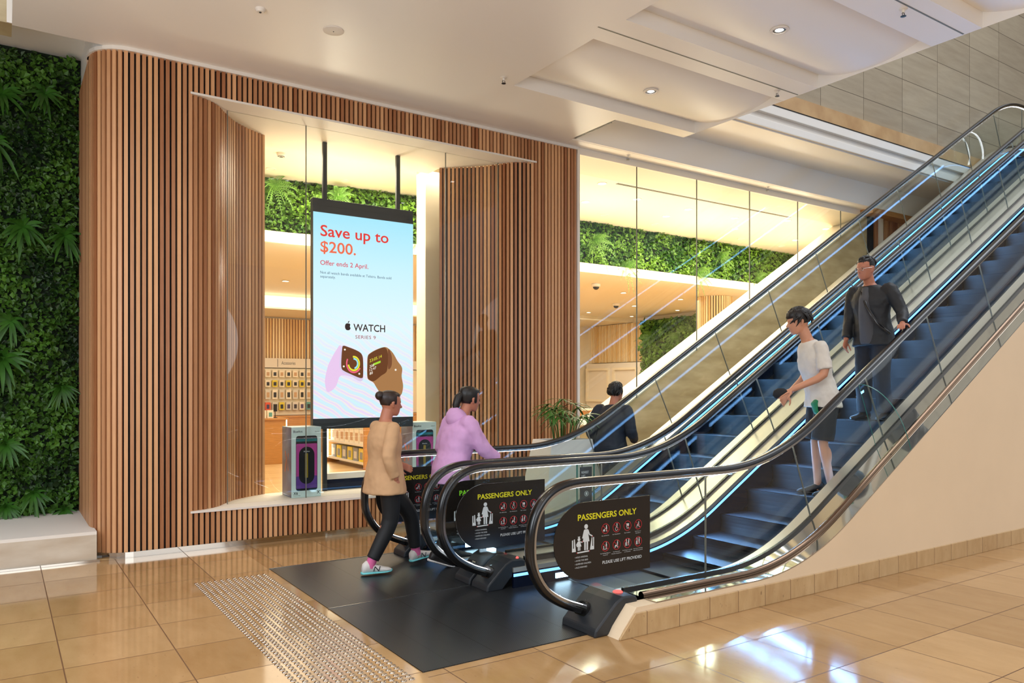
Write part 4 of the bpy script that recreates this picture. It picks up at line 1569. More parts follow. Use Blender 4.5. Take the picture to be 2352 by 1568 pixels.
# ================================================================== DISPLAY SCREEN IN THE WINDOW
def screen_mat():
    m = bpy.data.materials.new('screen_picture')
    m.use_nodes = True
    nt = m.node_tree
    nt.nodes.remove(nt.nodes['Principled BSDF'])
    tc = N(nt, 'ShaderNodeTexCoord')
    sx = N(nt, 'ShaderNodeSeparateXYZ')
    nt.links.new(tc.outputs['Object'], sx.inputs[0])
    cr = N(nt, 'ShaderNodeValToRGB')
    e = cr.color_ramp
    e.elements[0].position = 0.0
    e.elements[0].color = hx('dfe6ff')
    e.elements[1].position = 1.0
    e.elements[1].color = hx('a6e4fb')
    k = e.elements.new(0.45)
    k.color = hx('e2f4fd')
    k = e.elements.new(0.75)
    k.color = hx('c9eefc')
    nt.links.new(math_node(nt, 'DIVIDE', math_node(nt, 'SUBTRACT', sx.outputs[2], 1.28), 2.46), cr.inputs[0])
    wv = N(nt, 'ShaderNodeTexWave')
    wv.wave_type = 'BANDS'
    wv.inputs['Scale'].default_value = 3.2
    wv.inputs['Distortion'].default_value = 4.0
    wv.inputs['Detail'].default_value = 1.0
    mp = N(nt, 'ShaderNodeMapping')
    mp.inputs['Rotation'].default_value = (0, math.radians(62), 0)
    nt.links.new(tc.outputs['Object'], mp.inputs[0])
    nt.links.new(mp.outputs[0], wv.inputs['Vector'])
    c2 = N(nt, 'ShaderNodeValToRGB')
    for i, (p, c) in enumerate(((0, 'f3c9f2'), (1, 'bff3f2'))):
        c2.color_ramp.elements[i].position = p
        c2.color_ramp.elements[i].color = hx(c)
    for p, c in ((0.33, 'fff2cf'), (0.66, 'd3dcff')):
        k = c2.color_ramp.elements.new(p)
        k.color = hx(c)
    nt.links.new(wv.outputs['Fac'], c2.inputs[0])
    mx = N(nt, 'ShaderNodeMix', data_type='RGBA')
    f = math_node(nt, 'MULTIPLY_ADD', math_node(nt, 'SUBTRACT', 2.3, sx.outputs[2]), 0.5, 0.18)
    f.node.use_clamp = True
    nt.links.new(math_node(nt, 'MINIMUM', f, 0.6), mx.inputs[0])
    nt.links.new(cr.outputs[0], mx.inputs[6])
    nt.links.new(c2.outputs[0], mx.inputs[7])
    em = N(nt, 'ShaderNodeEmission')
    nt.links.new(mx.outputs[2], em.inputs[0])
    em.inputs[1].default_value = 1.0
    nt.links.new(em.outputs[0], nt.nodes['Material Output'].inputs[0])
    return m


def em1(name, h, s=1.0):
    return emis(name, hx(h), s)


SY = 8.87
t = thing('display_screen', 'tall bright advertising screen on black poles in the shop window', 'screen', (3.745, 8.9, OZ0))
MB().box(3.086, 4.404, SY + 0.002, SY + 0.09, 1.155, 3.91).build('casing', M['frame'], t, bevel=0.004)
sc = MB().box(3.09, 4.40, SY - 0.004, SY + 0.002, 1.28, 3.742).build('screen', screen_mat(), t)
for x in (3.27, 4.24):
    MB().box(x - 0.026, x + 0.026, SY + 0.092, SY + 0.135, OZ0, OZ1).build('pole', M['frame'], t, bevel=0.003)
O = (0, SY - 0.0045, 0)
h1 = MB()
text(h1, 'Save up to', 3.177, 3.463, 0.881, 0.133, O, bold=0.012)
h1.build('headline', em1('ad_red', 'e2342f'), sc)
h2 = MB()
text(h2, '$200.', 3.177, 3.272, 0.447, 0.133, O, bold=0.012)
h2.build('price', em1('ad_orange', 'ee6a4a'), sc)
h3 = MB()
text(h3, 'Offer ends 2 April.', 3.175, 3.117, 0.613, 0.056, O, bold=0.008)
h3.build('offer_line', em1('ad_crimson', 'd9465a'), sc)
h4 = MB()
text(h4, 'Not all watch bands available at Telstra. Bands sold', 3.175, 3.012, 0.921, 0.031, O)
text(h4, 'separately.', 3.175, 2.964, 0.19, 0.031, O)
h4.build('small_print', em1('ad_grey', '4a5a78'), sc)
h5 = MB()
text(h5, 'WATCH', 3.592, 2.345, 0.42, 0.087, O, bold=0.012)
# apple mark: two-lobed body with a bite, and a leaf
c0, c1 = 3.521, 2.392
body = []
for k in range(48):
    a = 2 * PI * k / 48
    r = 0.040 * (1 + 0.10 * math.cos(2 * a + PI)) * (1 - 0.16 * max(0, math.sin(a)) ** 8 - 0.10 * max(0, -math.sin(a)) ** 8)
    x, z = c0 + r * 1.02 * math.cos(a), c1 + r * 1.10 * math.sin(a)
    bx, bz, br = c0 + 0.052, c1 + 0.006, 0.026
    dd = math.hypot(x - bx, z - bz)
    if dd < br:
        x, z = bx + (x - bx) / dd * br, bz + (z - bz) / dd * br
    body.append((x, z))
flat(h5, body, O)
flat(h5, [(c0 - 0.001, c1 + 0.044), (c0 + 0.002, c1 + 0.060), (c0 + 0.014, c1 + 0.071), (c0 + 0.019, c1 + 0.072), (c0 + 0.017, c1 + 0.058), (c0 + 0.008, c1 + 0.047)], O)
h5.build('logo', em1('ad_dark', '33201c'), sc)
h6 = MB()
text(h6, 'SERIES 9', 3.618, 2.252, 0.267, 0.040, O, spacing=1.1)
h6.build('series_line', em1('ad_maroon', '9a3a4a'), sc)


def smooth_poly(pts, n=4):
    P = [Vector(p) for p in pts]
    out = []
    m = len(P)
    for i in range(m):
        p0, p1, p2, p3 = P[i - 1], P[i], P[(i + 1) % m], P[(i + 2) % m]
        for k in range(n):
            q = k / n
            out.append(tuple(0.5 * ((2 * p1) + (p2 - p0) * q + (2 * p0 - 5 * p1 + 4 * p2 - p3) * q * q + (3 * p1 - p0 - 3 * p2 + p3) * q ** 3)))
    return out


wm = [em1('watch_face', '6a3c1c'), em1('watch_band', 'e9c6ee'), em1('watch_band_dark', 'a8774a'), em1('watch_edge', 'd9c9ea'), em1('watch_pink', 'f0607e'),
      em1('watch_yellow', 'e9e23a'), em1('watch_cyan', '9ae4f4'), em1('watch_white', 'fff2e6'), em1('watch_green', 'a6dc32'), em1('watch_side', '7a4a2c')]
a = MB()
O1 = (0, SY - 0.0050, 0)
O2 = (0, SY - 0.0055, 0)
O3 = (0, SY - 0.0060, 0)
flat(a, smooth_poly([(3.445, 2.150), (3.376, 2.105), (3.317, 2.007), (3.27, 1.91), (3.235, 1.762), (3.235, 1.690), (3.258, 1.604), (3.317, 1.615), (3.376, 1.678), (3.440, 1.80), (3.66, 1.76), (3.60, 1.85)]), O, mi=1)
flat(a, smooth_poly([(3.46, 2.162), (3.532, 2.144), (3.617, 2.115), (3.679, 2.085), (3.71, 2.045), (3.722, 1.975), (3.722, 1.789), (3.703, 1.735), (3.654, 1.735), (3.556, 1.79), (3.466, 1.83), (3.420, 1.884), (3.415, 1.964), (3.43, 2.12)]), O1, mi=3)
flat(a, smooth_poly([(3.462, 2.158), (3.532, 2.142), (3.617, 2.113), (3.677, 2.083), (3.707, 2.045), (3.718, 1.975), (3.718, 1.80), (3.700, 1.768), (3.654, 1.776), (3.556, 1.815), (3.468, 1.855), (3.440, 1.886), (3.436, 1.964), (3.446, 2.107)]), O2, mi=0)
cx_, cz_ = 3.597, 1.945
ring_flat(a, (cx_, cz_), 0.098, 0.118, O3, mi=4, a0=math.radians(150), a1=math.radians(330), k0=0.85)
ring_flat(a, (cx_, cz_), 0.072, 0.094, O3, mi=5, a0=math.radians(190), a1=math.radians(460), k0=0.85)
ring_flat(a, (cx_, cz_), 0.048, 0.068, O3, mi=6, a0=math.radians(-80), a1=math.radians(95), k0=0.85)
for p in ((3.482, 2.112), (3.468, 1.908), (3.668, 1.82)):
    flat(a, circ(p, 0.012, 8), O3, mi=7)
flat(a, smooth_poly([(3.999, 2.158), (3.897, 2.125), (3.809, 2.076), (3.778, 2.035), (3.772, 1.941), (3.772, 1.795), (3.79, 1.749), (3.853, 1.714), (3.897, 1.649), (3.967, 1.555), (4.057, 1.501), (4.121, 1.507), (4.213, 1.548), (4.245, 1.584), (4.259, 1.679), (4.239, 1.793), (4.245, 1.901), (4.18, 1.99), (4.121, 2.084), (4.057, 2.142)]), O1, mi=2)
flat(a, smooth_poly([(3.999, 2.154), (3.897, 2.121), (3.811, 2.072), (3.781, 2.035), (3.776, 1.941), (3.776, 1.80), (3.794, 1.752), (3.86, 1.73), (3.96, 1.80), (4.03, 1.85), (4.048, 1.95), (4.045, 2.10)]), O2, mi=0)
flat(a, smooth_poly([(4.055, 2.135), (4.048, 1.95), (4.06, 1.88), (4.10, 1.93), (4.10, 2.05)]), O2, mi=9)
text(a, '23:05.14', 0, 0, 0.175, 0.036, (3.803, SY - 0.006, 1.962), U=(0.93, 0, 0.37), mi=5)
flat(a, [(3.85, 1.922), (3.95, 1.962), (3.95, 1.988), (3.85, 1.948)], O3, mi=8)
for s, z, wd in (('208', 1.893, 0.065), ('12:47', 1.850, 0.095), ('88', 1.806, 0.045)):
    text(a, s, 0, 0, wd, 0.032, (3.803, SY - 0.006, z), U=(0.93, 0, 0.37), mi=7)
flat(a, circ((4.155, 1.875), 0.013, 10), O3, mi=7)
a.build('watch_picture', wm, sc)

# ---- boxed loudspeakers and a long low plinth on the display ledge
def speaker_box(label, x, y):
    w, d, h = 0.346, 0.34, 0.80
    t = thing('speaker_box', label, 'box', (x + w / 2, y + d / 2, OZ0), 'boxed speakers on the display ledge')
    z = OZ0 + 0.001
    MB().box(x, x + w, y, y + d, z, z + h).build('carton', M['boxblue'], t, bevel=0.003)
    # side panel print
    sp = MB()
    sp.box(x - 0.0015, x - 0.0005, y + 0.004, y + d - 0.004, z + 0.004, z + h - 0.004)
    sp.build('side_print', M['boxside'], t)
    st_ = MB()
    S = (x - 0.002, y + d, z)
    for pts in ([(0.10, 0.52), (0.13, 0.52), (0.18, 0.42), (0.15, 0.42)], [(0.15, 0.43), (0.18, 0.43), (0.12, 0.28), (0.09, 0.28)], [(0.22, 0.50), (0.25, 0.50), (0.22, 0.42)], [(0.21, 0.30), (0.24, 0.30), (0.20, 0.40)]):
        flat(st_, pts, S, (0, -1, 0), (0, 0, 1))
    st_.build('side_mark', M['boxorange'], t)
    F = (x, y - 0.001, z)
    F2 = (x, y - 0.0016, z)
    F3 = (x, y - 0.0022, z)
    ps = MB()

    def rr_(x0, x1, z0, z1, r, O, mi):
        P = []
        for cx, cz, a0 in ((x1 - r, z1 - r, 0), (x0 + r, z1 - r, 90), (x0 + r, z0 + r, 180), (x1 - r, z0 + r, 270)):
            for k in range(7):
                q = math.radians(a0 + 15 * k)
                P.append((cx + r * math.cos(q), cz + r * math.sin(q)))
        flat(ps, P, O, mi=mi)
    rr_(0.05, 0.30, 0.075, 0.70, 0.03, F, 0)
    rr_(0.054, 0.296, 0.100, 0.61, 0.01, F2, 1)
    rr_(0.054, 0.296, 0.100, 0.24, 0.01, (F2[0], F2[1] - 0.0002, F2[2]), 2)
    rr_(0.054, 0.296, 0.635, 0.665, 0.008, F2, 3)
    rr_(0.085, 0.265, 0.15, 0.575, 0.09, F3, 0)
    rr_(0.155, 0.19, 0.22, 0.50, 0.008, (F3[0], F3[1] - 0.0005, F3[2]), 4)
    ps.build('front_picture', [M['boxdark'], M['boxpink'], M['boxviolet'], M['boxteal'], M['boxolive']], t)
    tx = MB()
    text(tx, 'BlueAnt', 0.02, 0.738, 0.105, 0.026, F, bold=0.01)
    text(tx, 'X6', 0.022, 0.035, 0.05, 0.030, F, bold=0.01)
    text(tx, 'X', 0.295, 0.030, 0.035, 0.036, F, bold=0.0)
    text(tx, 'Bluetooth', 0.272, 0.742, 0.05, 0.010, F)
    text(tx, 'Powerful bass', 0.022, 0.018, 0.08, 0.008, F)
    tx.build('front_print', M['ink'], t)
    t2 = MB()
    text(t2, 'BlueAnt', 0.14, 0.515, 0.07, 0.014, (F3[0], F3[1] - 0.001, F3[2]), bold=0.01)
    t2.build('brand_print', M['silver'], t)
    return t


M['boxblue'] = mat('carton_pale_blue', hx('c3d9da'), 0.35)
M['boxdark'] = mat('print_black', hx('14171c'), 0.3)
M['boxpink'] = mat('print_pink', hx('a8418f'), 0.3)
M['boxviolet'] = mat('print_violet', hx('5a3a8c'), 0.3)
M['boxteal'] = mat('print_teal', hx('0f6a70'), 0.3)
M['boxolive'] = mat('print_olive', hx('8a7a1c'), 0.3)
M['boxorange'] = mat('print_orange', hx('c0562a'), 0.3)
M['boxside'] = mat('print_dusk', hx('4a3550'), 0.3, color2=hx('7a8fb0'), vary=0.1, vscale=3)
speaker_box('boxed loudspeaker in the left of the shop window, fully in view', 2.741, 8.59)
speaker_box('boxed loudspeaker right of the screen, partly behind the person in pink', 4.44, 8.96)
t = thing('low_plinth', 'long low white plinth with dark glossy front on the ledge under the screen', 'plinth', (3.9, 9.0, OZ0))
MB().box(3.30, 4.42, 9.02, 9.12, OZ0, OZ0 + 0.13).build('dark_front', M['skirt'], t)
MB().box(3.30, 4.42, 9.015, 9.13, OZ0 + 0.13, OZ0 + 0.20).build('white_top', M['white'], t)

# ================================================================== SHOP FURNITURE
t = thing('gondola', 'pale timber shelf unit with lit white shelves behind the screen poles', 'shelf unit', (6.35, 15.5, 0))
MB().box(6.05, 6.75, 14.35, 14.42, 0, 0.92).build('end_panel', M['timber'], t)
MB().box(6.05, 6.75, 16.5, 16.57, 0, 0.92).build('end_panel', M['timber'], t)
MB().box(6.35, 6.45, 14.42, 16.5, 0, 0.92).build('back_panel', M['shopwhite'], t)
for z in (0.10, 0.46, 0.88):
    MB().box(6.05, 6.36, 14.42, 16.5, z, z + 0.04).build('shelf', M['white'], t)
MB().box(6.04, 6.06, 16.40, 16.44, 0.12, 0.92).build('strip_light', M['lampw'], t)
MB().box(6.32, 6.35, 14.45, 16.45, 0.86, 0.878).build('strip_light', M['cove'], t)
PAL = ['f4ead6', '2a2a2c', 'e8d23a', 'd9d5cc', 'c9a27a', '4a3f66', '5fa3a0', 'e8603a', '8a8f96']
PM = [mat('pack_colour', hx(c), 0.4) for c in PAL]


def pack(label, x, y, z, w, h, d, ci, cj, grp, face='y'):
    """small retail carton with a printed front and hang tab"""
    t = thing('retail_pack', label, 'package', (x, y, z), grp)
    if face == 'y':
        MB().box(x - w / 2, x + w / 2, y, y + d, z, z + h).build('carton', PM[ci], t)
        MB().box(x - w * 0.28, x + w * 0.28, y - 0.003, y - 0.0005, z + h * 0.18, z + h * 0.72).build('product_print', PM[cj], t)
    else:
        MB().box(x, x + d, y - w / 2, y + w / 2, z, z + h).build('carton', PM[ci], t)
        MB().box(x - 0.003, x - 0.0005, y - w * 0.28, y + w * 0.28, z + h * 0.18, z + h * 0.72).build('product_print', PM[cj], t)
    return t


ords = ['first', 'second', 'third', 'fourth', 'fifth', 'sixth', 'seventh', 'eighth', 'ninth', 'tenth']
for k in range(7):
    pack('%s white carton from the near end on the middle shelf of the lit unit' % ords[k], 6.10, 14.62 + 0.27 * k, 0.501, 0.24, 0.30, 0.2, 0, 4, 'white cartons on the lit shelf unit', 'x')
for k in range(6):
    pack('%s %s carton from the near end on the bottom shelf of the lit unit' % (ords[k], ('yellow', 'grey')[k % 2]), 6.10, 14.64 + 0.31 * k, 0.141, 0.26, 0.27, 0.2, (2, 8)[k % 2], (8, 3)[k % 2], 'cartons on the bottom shelf', 'x')
for k in range(7):
    pack('%s dark pack from the near end on top of the lit shelf unit' % ords[k], 6.12, 14.56 + 0.2 * k, 0.921, 0.12, 0.20, 0.08, 5, 0, 'dark packs on the shelf unit top', 'x')
# accessory wall
t = thing('accessory_wall', 'white pegboard wall with a header strip of category names', 'display wall', (6.5, 19.6, 0))
MB().box(3.0, 13.5, 19.60, 19.66, 0.95, 2.14).build('pegboard', M['shopwhite'], t)
MB().box(3.0, 13.5, 19.55, 19.66, 2.16, 2.40).build('header_strip', M['white'], t)
MB().box(3.0, 13.5, 19.10, 19.66, 0.0, 0.90).build('drawer_bank', M['timber'], t)
MB().box(3.0, 13.5, 19.08, 19.66, 0.90, 0.94).build('counter_top', M['timber'], t)
hd = MB()
text(hd, 'Accessories', 5.98, 2.24, 0.36, 0.085, (0, 19.548, 0))
text(hd, 'Docks', 5.35, 2.24, 0.2, 0.085, (0, 19.548, 0))
hd.build('lettering', M['frame'], t)
MB().box(5.88, 5.89, 19.545, 19.56, 2.18, 2.38).build('divider', M['frame'], t)
rows = [(1.92, 0.17, (0, 0), (1, 4), 'white'), (1.67, 0.17, (2, 0), (1, 1), 'yellow and white'), (1.36, 0.24, (0, 3), (1, 4), 'tall pale'), (1.08, 0.20, (2, 7), (1, 5), 'lowest mixed')]
rr = random.Random(11)
for r, (z, h, ca, cb_, nm) in enumerate(rows):
    for k in range(9):
        x = 5.45 + 0.175 * k
        pack('%s pack from the left in the %s row of the accessory wall' % (ords[k], nm), x, 19.50, z, 0.13, h, 0.06, ca[k % 2] if r < 3 else rr.choice([0, 2, 6, 7, 3]), cb_[k % 2] if r < 3 else rr.choice([1, 5, 8]), 'hanging packs on the accessory wall')
for r, z in enumerate((1.95, 1.62, 1.28)):
    for k in range(3):
        pack('%s pack of the %s row right of the screen on the accessory wall' % (ords[k], ('top', 'middle', 'bottom')[r]), 9.95 + 0.22 * k, 19.50, z, 0.14, 0.22, 0.06, (4, 0, 3)[(r + k) % 3], 1, 'packs right of the screen')
t = thing('lit_counter', 'pale timber counter with glowing vertical edges at the rear left of the shop', 'counter', (4.9, 16.9, 0))
MB().box(3.9, 5.18, 16.6, 17.2, 0.0, 0.95).build('body', M['timber'], t, bevel=0.004)
MB().box(3.86, 5.22, 16.56, 17.24, 0.95, 0.99).build('counter_top', M['timber'], t, bevel=0.004)
MB().box(5.182, 5.20, 16.60, 16.63, 0.05, 0.95).build('strip_light', M['lampw'], t)
t = thing('phone_stand', 'small black phone stand on the rear counter', 'stand', (5.0, 16.8, 0.99))
MB().lathe([(0.05, 0), (0.05, 0.012), (0.008, 0.018), (0.008, 0.16), (0.001, 0.16)], (5.0, 16.8, 0.991), 16).build('base', M['black'], t)
MB().box(4.96, 5.04, 16.785, 16.80, 1.13, 1.29).build('handset', M['black'], t)
for k in range(3):
    pack('%s teal and white pack on the rear lit counter' % ords[k], 4.55 + 0.16 * k, 16.7, 0.991, 0.13, 0.17, 0.08, 0, 6, 'packs on the rear counter')
# right rear: white niches and timber counter
t = thing('niche_unit', 'white wall unit with two framed niches below the rear slats', 'wall unit', (16.0, 18, 0))
MB().box(16.0, 16.2, 16.9, 19.55, 0.9, 2.42).build('body', M['white'], t)
for y in (17.1, 18.4):
    f = MB()
    f.box(15.93, 16.0, y, y + 1.1, 1.2, 1.27)
    f.box(15.93, 16.0, y, y + 1.1, 2.2, 2.27)
    f.box(15.93, 16.0, y, y + 0.07, 1.27, 2.2)
    f.box(15.93, 16.0, y + 1.03, y + 1.1, 1.27, 2.2)
    f.build('niche_frame', M['shopwhite'], t)
t = thing('service_counter', 'long timber service counter below the white niches', 'counter', (13.5, 15.8, 0))
MB().box(11.2, 15.4, 15.5, 16.1, 0, 1.05).build('body', M['timber'], t)
MB().box(11.15, 15.45, 15.45, 16.15, 1.05, 1.09).build('counter_top', M['white'], t)

# ================================================================== PEOPLE
def frame(pos, heading):
    F = Vector((math.cos(heading), math.sin(heading), 0))
    L = Vector((-F.y, F.x, 0))
    Z = Vector((0, 0, 1))
    P0 = Vector(pos)

    def T(p):
        return P0 + F * p[0] + L * p[1] + Z * p[2]
    return T, F, L


def loft(mb, secs, T, n=18, mi=0):
    """secs: (centre (f,l,u), half depth, half width, tilt) rings stacked along a body segment"""
    rings = []
    for i, s in enumerate(secs):
        c, hd, hw = s[0], s[1], s[2]
        a = Vector(secs[max(i - 1, 0)][0])
        b = Vector(secs[min(i + 1, len(secs) - 1)][0])
        t = (b - a).normalized()
        l = Vector((0, 1, 0))
        f = l.cross(t).normalized()
        l = t.cross(f).normalized()
        rings.append([T(Vector(c) + f * (hd * math.cos(2 * PI * k / n)) + l * (hw * math.sin(2 * PI * k / n))) for k in range(n)])
    mb.rings(rings, True, True, mi)


def limb(mb, pts, rads, T, n=12):
    """tapered tube through joints, with extra rings so the bends stay round"""
    P, Rr = [], []
    for i in range(len(pts) - 1):
        a, b = Vector(pts[i]), Vector(pts[i + 1])
        for k in range(4):
            t = k / 4
            P.append(T(a.lerp(b, t)))
            Rr.append(rads[i] * (1 - t) + rads[i + 1] * t)
    P.append(T(pts[-1]))
    Rr.append(rads[-1])
    # round the joints
    Q = [P[0]] + [(P[i - 1] + P[i] * 2 + P[i + 1]) / 4 for i in range(1, len(P) - 1)] + [P[-1]]
    mb.tube(Q, Rr, n)


def head_secs(hh, grow=1.0):
    k = hh / 0.225
    base = [(0.00, 0.050, 0.024, 0.026), (0.06, 0.036, 0.050, 0.044), (0.16, 0.022, 0.072, 0.056), (0.28, 0.012, 0.086, 0.064), (0.40, 0.006, 0.094, 0.070),
            (0.50, 0.0, 0.098, 0.074), (0.62, -0.004, 0.102, 0.077), (0.74, -0.007, 0.100, 0.076), (0.85, -0.010, 0.088, 0.068), (0.93, -0.012, 0.066, 0.052), (0.98, -0.012, 0.040, 0.032), (1.0, -0.012, 0.014, 0.012)]
    return [(u * hh, c * k, d * k * grow, w * k * grow) for u, c, d, w in base]


def head(mb, chin, pitch, yaw, hh, T):
    """returns a function placing head-local (f,l,u) points; adds skull, nose, ears, lips, brow"""
    A = Matrix.Rotation(yaw, 3, 'Z') @ Matrix.Rotation(pitch, 3, 'Y')
    C = Vector(chin)

    def H(p):
        return T(C + A @ Vector(p))
    n = 22
    rings = [[H((c + d * math.cos(2 * PI * k / n), w * math.sin(2 * PI * k / n), u)) for k in range(n)] for u, c, d, w in head_secs(hh)]
    mb.rings(rings)
    k = hh / 0.225
    f = lambda *p: H(tuple(x * k for x in p))
    mb.tube([f(0.088, 0, 0.125), f(0.102, 0, 0.105), f(0.114, 0, 0.086), f(0.108, 0, 0.078)], [0.006 * k, 0.009 * k, 0.013 * k, 0.008 * k], 8)
    for s in (-1, 1):
        mb.tube([f(0.098, s * 0.010, 0.081), f(0.100, s * 0.014, 0.083)], [0.008 * k, 0.006 * k], 6)
        mb.tube([f(0.004, s * 0.073, 0.072), f(-0.006, s * 0.080, 0.095), f(-0.010, s * 0.083, 0.118), f(0.004, s * 0.078, 0.128)], [0.008 * k, 0.011 * k, 0.013 * k, 0.007 * k], 8)
        mb.tube([f(0.088, s * 0.012, 0.131), f(0.086, s * 0.036, 0.136), f(0.074, s * 0.054, 0.130)], [0.006 * k, 0.007 * k, 0.005 * k], 6)
    for z, r in ((0.058, 0.0065), (0.049, 0.007)):
        mb.tube([f(0.080, -0.024, z), f(0.092, 0, z + 0.001), f(0.080, 0.024, z)], [0.004 * k, r * k, 0.004 * k], 7)
    return H, k


def hand(mb, wrist, d, palm, T, curl=0.5, size=1.0, thumb_side=1):
    """palm and five separate fingers; d: pointing direction, palm: palm normal (both in body axes)"""
    d = Vector(d).normalized()
    pn = Vector(palm)
    pn = (pn - d * pn.dot(d)).normalized()
    w = d.cross(pn).normalized() * thumb_side         # towards the thumb
    W0 = Vector(wrist)
    n = 12
    rings = []
    for t, hw, ht in ((-0.02, 0.024, 0.020), (0.015, 0.030, 0.017), (0.05, 0.039, 0.015), (0.085, 0.041, 0.013), (0.098, 0.036, 0.010)):
        c = W0 + d * (t * size)
        rings.append([T(c + w * (hw * size * math.cos(2 * PI * k / n)) + pn * (ht * size * math.sin(2 * PI * k / n))) for k in range(n)])
    mb.rings(rings)
    for i, (off, L) in enumerate(((0.030, 0.072), (0.010, 0.080), (-0.010, 0.075), (-0.029, 0.058))):
        p = W0 + d * (0.088 * size) + w * (off * size)
        dd = (d + w * off * 2.0).normalized()
        pts = [p - dd * 0.01]
        ang = 0.0
        for j, fr in enumerate((0.45, 0.30, 0.25)):
            ang += curl * (0.55 + 0.12 * i)
            v = dd * math.cos(ang) + pn * math.sin(ang)
            p = p + v * (L * fr * size)
            pts.append(p)
        mb.tube([T(q) for q in pts], [0.0095 * size, 0.009 * size, 0.0082 * size, 0.0062 * size], 8)
    p = W0 + d * (0.025 * size) + w * (0.028 * size)
    pts = [p, p + (d * 0.5 + w * 0.75 + pn * 0.2) * (0.036 * size), p + (d * 1.2 + w * 1.0 + pn * 0.5) * (0.040 * size), p + (d * 1.75 + w * 1.05 + pn * 0.8) * (0.042 * size)]
    mb.tube([T(q) for q in pts], [0.013 * size, 0.0115 * size, 0.010 * size, 0.007 * size], 8)


def organic(o, voxel, it=6, factor=0.5, wrinkle=0.0, wsize=0.12):
    m = o.modifiers.new('fuse', 'REMESH')
    m.mode = 'VOXEL'
    m.voxel_size = voxel
    m.use_smooth_shade = True
    s = o.modifiers.new('relax', 'SMOOTH')
    s.iterations = it
    s.factor = factor
    if wrinkle:
        tx = bpy.data.textures.new('folds', 'CLOUDS')
        tx.noise_scale = wsize
        tx.noise_depth = 2
        d = o.modifiers.new('folds', 'DISPLACE')
        d.texture = tx
        d.texture_coords = 'GLOBAL'
        d.strength = wrinkle
        d.mid_level = 0.5
    return o


def shoe(mb, ankle, toe_dir, T, L=0.26, mi=0, pitch=0.0):
    """ankle: ankle joint (f,l,u); sole lies 0.075 below; pitch > 0 lifts the heel"""
    d = Vector((toe_dir[0], toe_dir[1], 0)).normalized()
    s = Vector((-d.y, d.x, 0))
    z = Vector((0, 0, 1))
    d2 = d * math.cos(pitch) - z * math.sin(pitch)
    z2 = z * math.cos(pitch) + d * math.sin(pitch)
    A = Vector(ankle)
    n = 14

    def ring(t, hw, z0, z1, e=1.0):
        c = A + d2 * t + z2 * ((z0 + z1) / 2)
        return [T(c + s * (hw * (abs(math.cos(2 * PI * k / n)) ** e) * (1 if math.cos(2 * PI * k / n) >= 0 else -1)) + z2 * ((z1 - z0) / 2 * math.sin(2 * PI * k / n))) for k in range(n)]
    return [ring(-0.068, 0.020, -0.060, -0.010), ring(-0.060, 0.034, -0.066, 0.020), ring(-0.03, 0.038, -0.066, 0.045), ring(0.01, 0.039, -0.066, 0.035),
            ring(0.05, 0.041, -0.066, 0.010), ring(0.10, 0.046, -0.066, -0.010), ring(0.14, 0.047, -0.066, -0.022), ring(0.175, 0.038, -0.064, -0.030), ring(0.195, 0.018, -0.060, -0.040)], \
           [[T(A + d2 * t + s * (hw * math.cos(2 * PI * k / n)) + z2 * (zc + 0.011 * math.sin(2 * PI * k / n))) for k in range(n)] for t, hw, zc in
            ((-0.076, 0.015, -0.060), (-0.066, 0.036, -0.063), (-0.02, 0.042, -0.064), (0.04, 0.043, -0.064), (0.10, 0.050, -0.064), (0.15, 0.049, -0.063), (0.185, 0.038, -0.060), (0.204, 0.014, -0.055))]


def add_shoes(ankles, dirs, T, parent, upper, sole, pitches=(0, 0), mark=None):
    for a, d, p in zip(ankles, dirs, pitches):
        u, s = shoe(None, a, d, T, pitch=p)
        sh = MB().rings(u).build('shoe', upper, parent, smooth=70)
        MB().rings(s).build('sole', sole, sh, smooth=60)
        if mark:
            mark(a, d, p, sh)
    return


def hair_cap(name, H, hh, parent, material, style):
    """style(theta, u) -> radius factor; below 0.93 the strand surface dives into the skull"""
    n = 40
    k = hh / 0.225
    mb = MB()
    rings = []
    for u, c, d, w in head_secs(hh):
        uu = u / hh
        if uu < style['low']:
            continue
        ring = []
        for j in range(n):
            th = 2 * PI * j / n
            g = style['f'](th if th <= PI else 2 * PI - th, uu)
            nz = noise.noise(Vector((math.cos(th) * 5, math.sin(th) * 5, uu * 4 + style.get('seed', 0))))
            g *= 1 + 0.05 * nz * (g > 0.95) + 0.018 * math.sin(th * 23 + uu * 9) * (g > 0.95)
            ring.append(H((c + d * g * math.cos(th), w * g * math.sin(th), u + (style.get('lift', 0.012) * k if uu > 0.8 else 0))))
        rings.append(ring)
    mb.rings(rings)
    for e in style.get('extra', ()):
        e(mb, H, k)
    o = mb.build(name, material, parent, smooth=75)
    return o


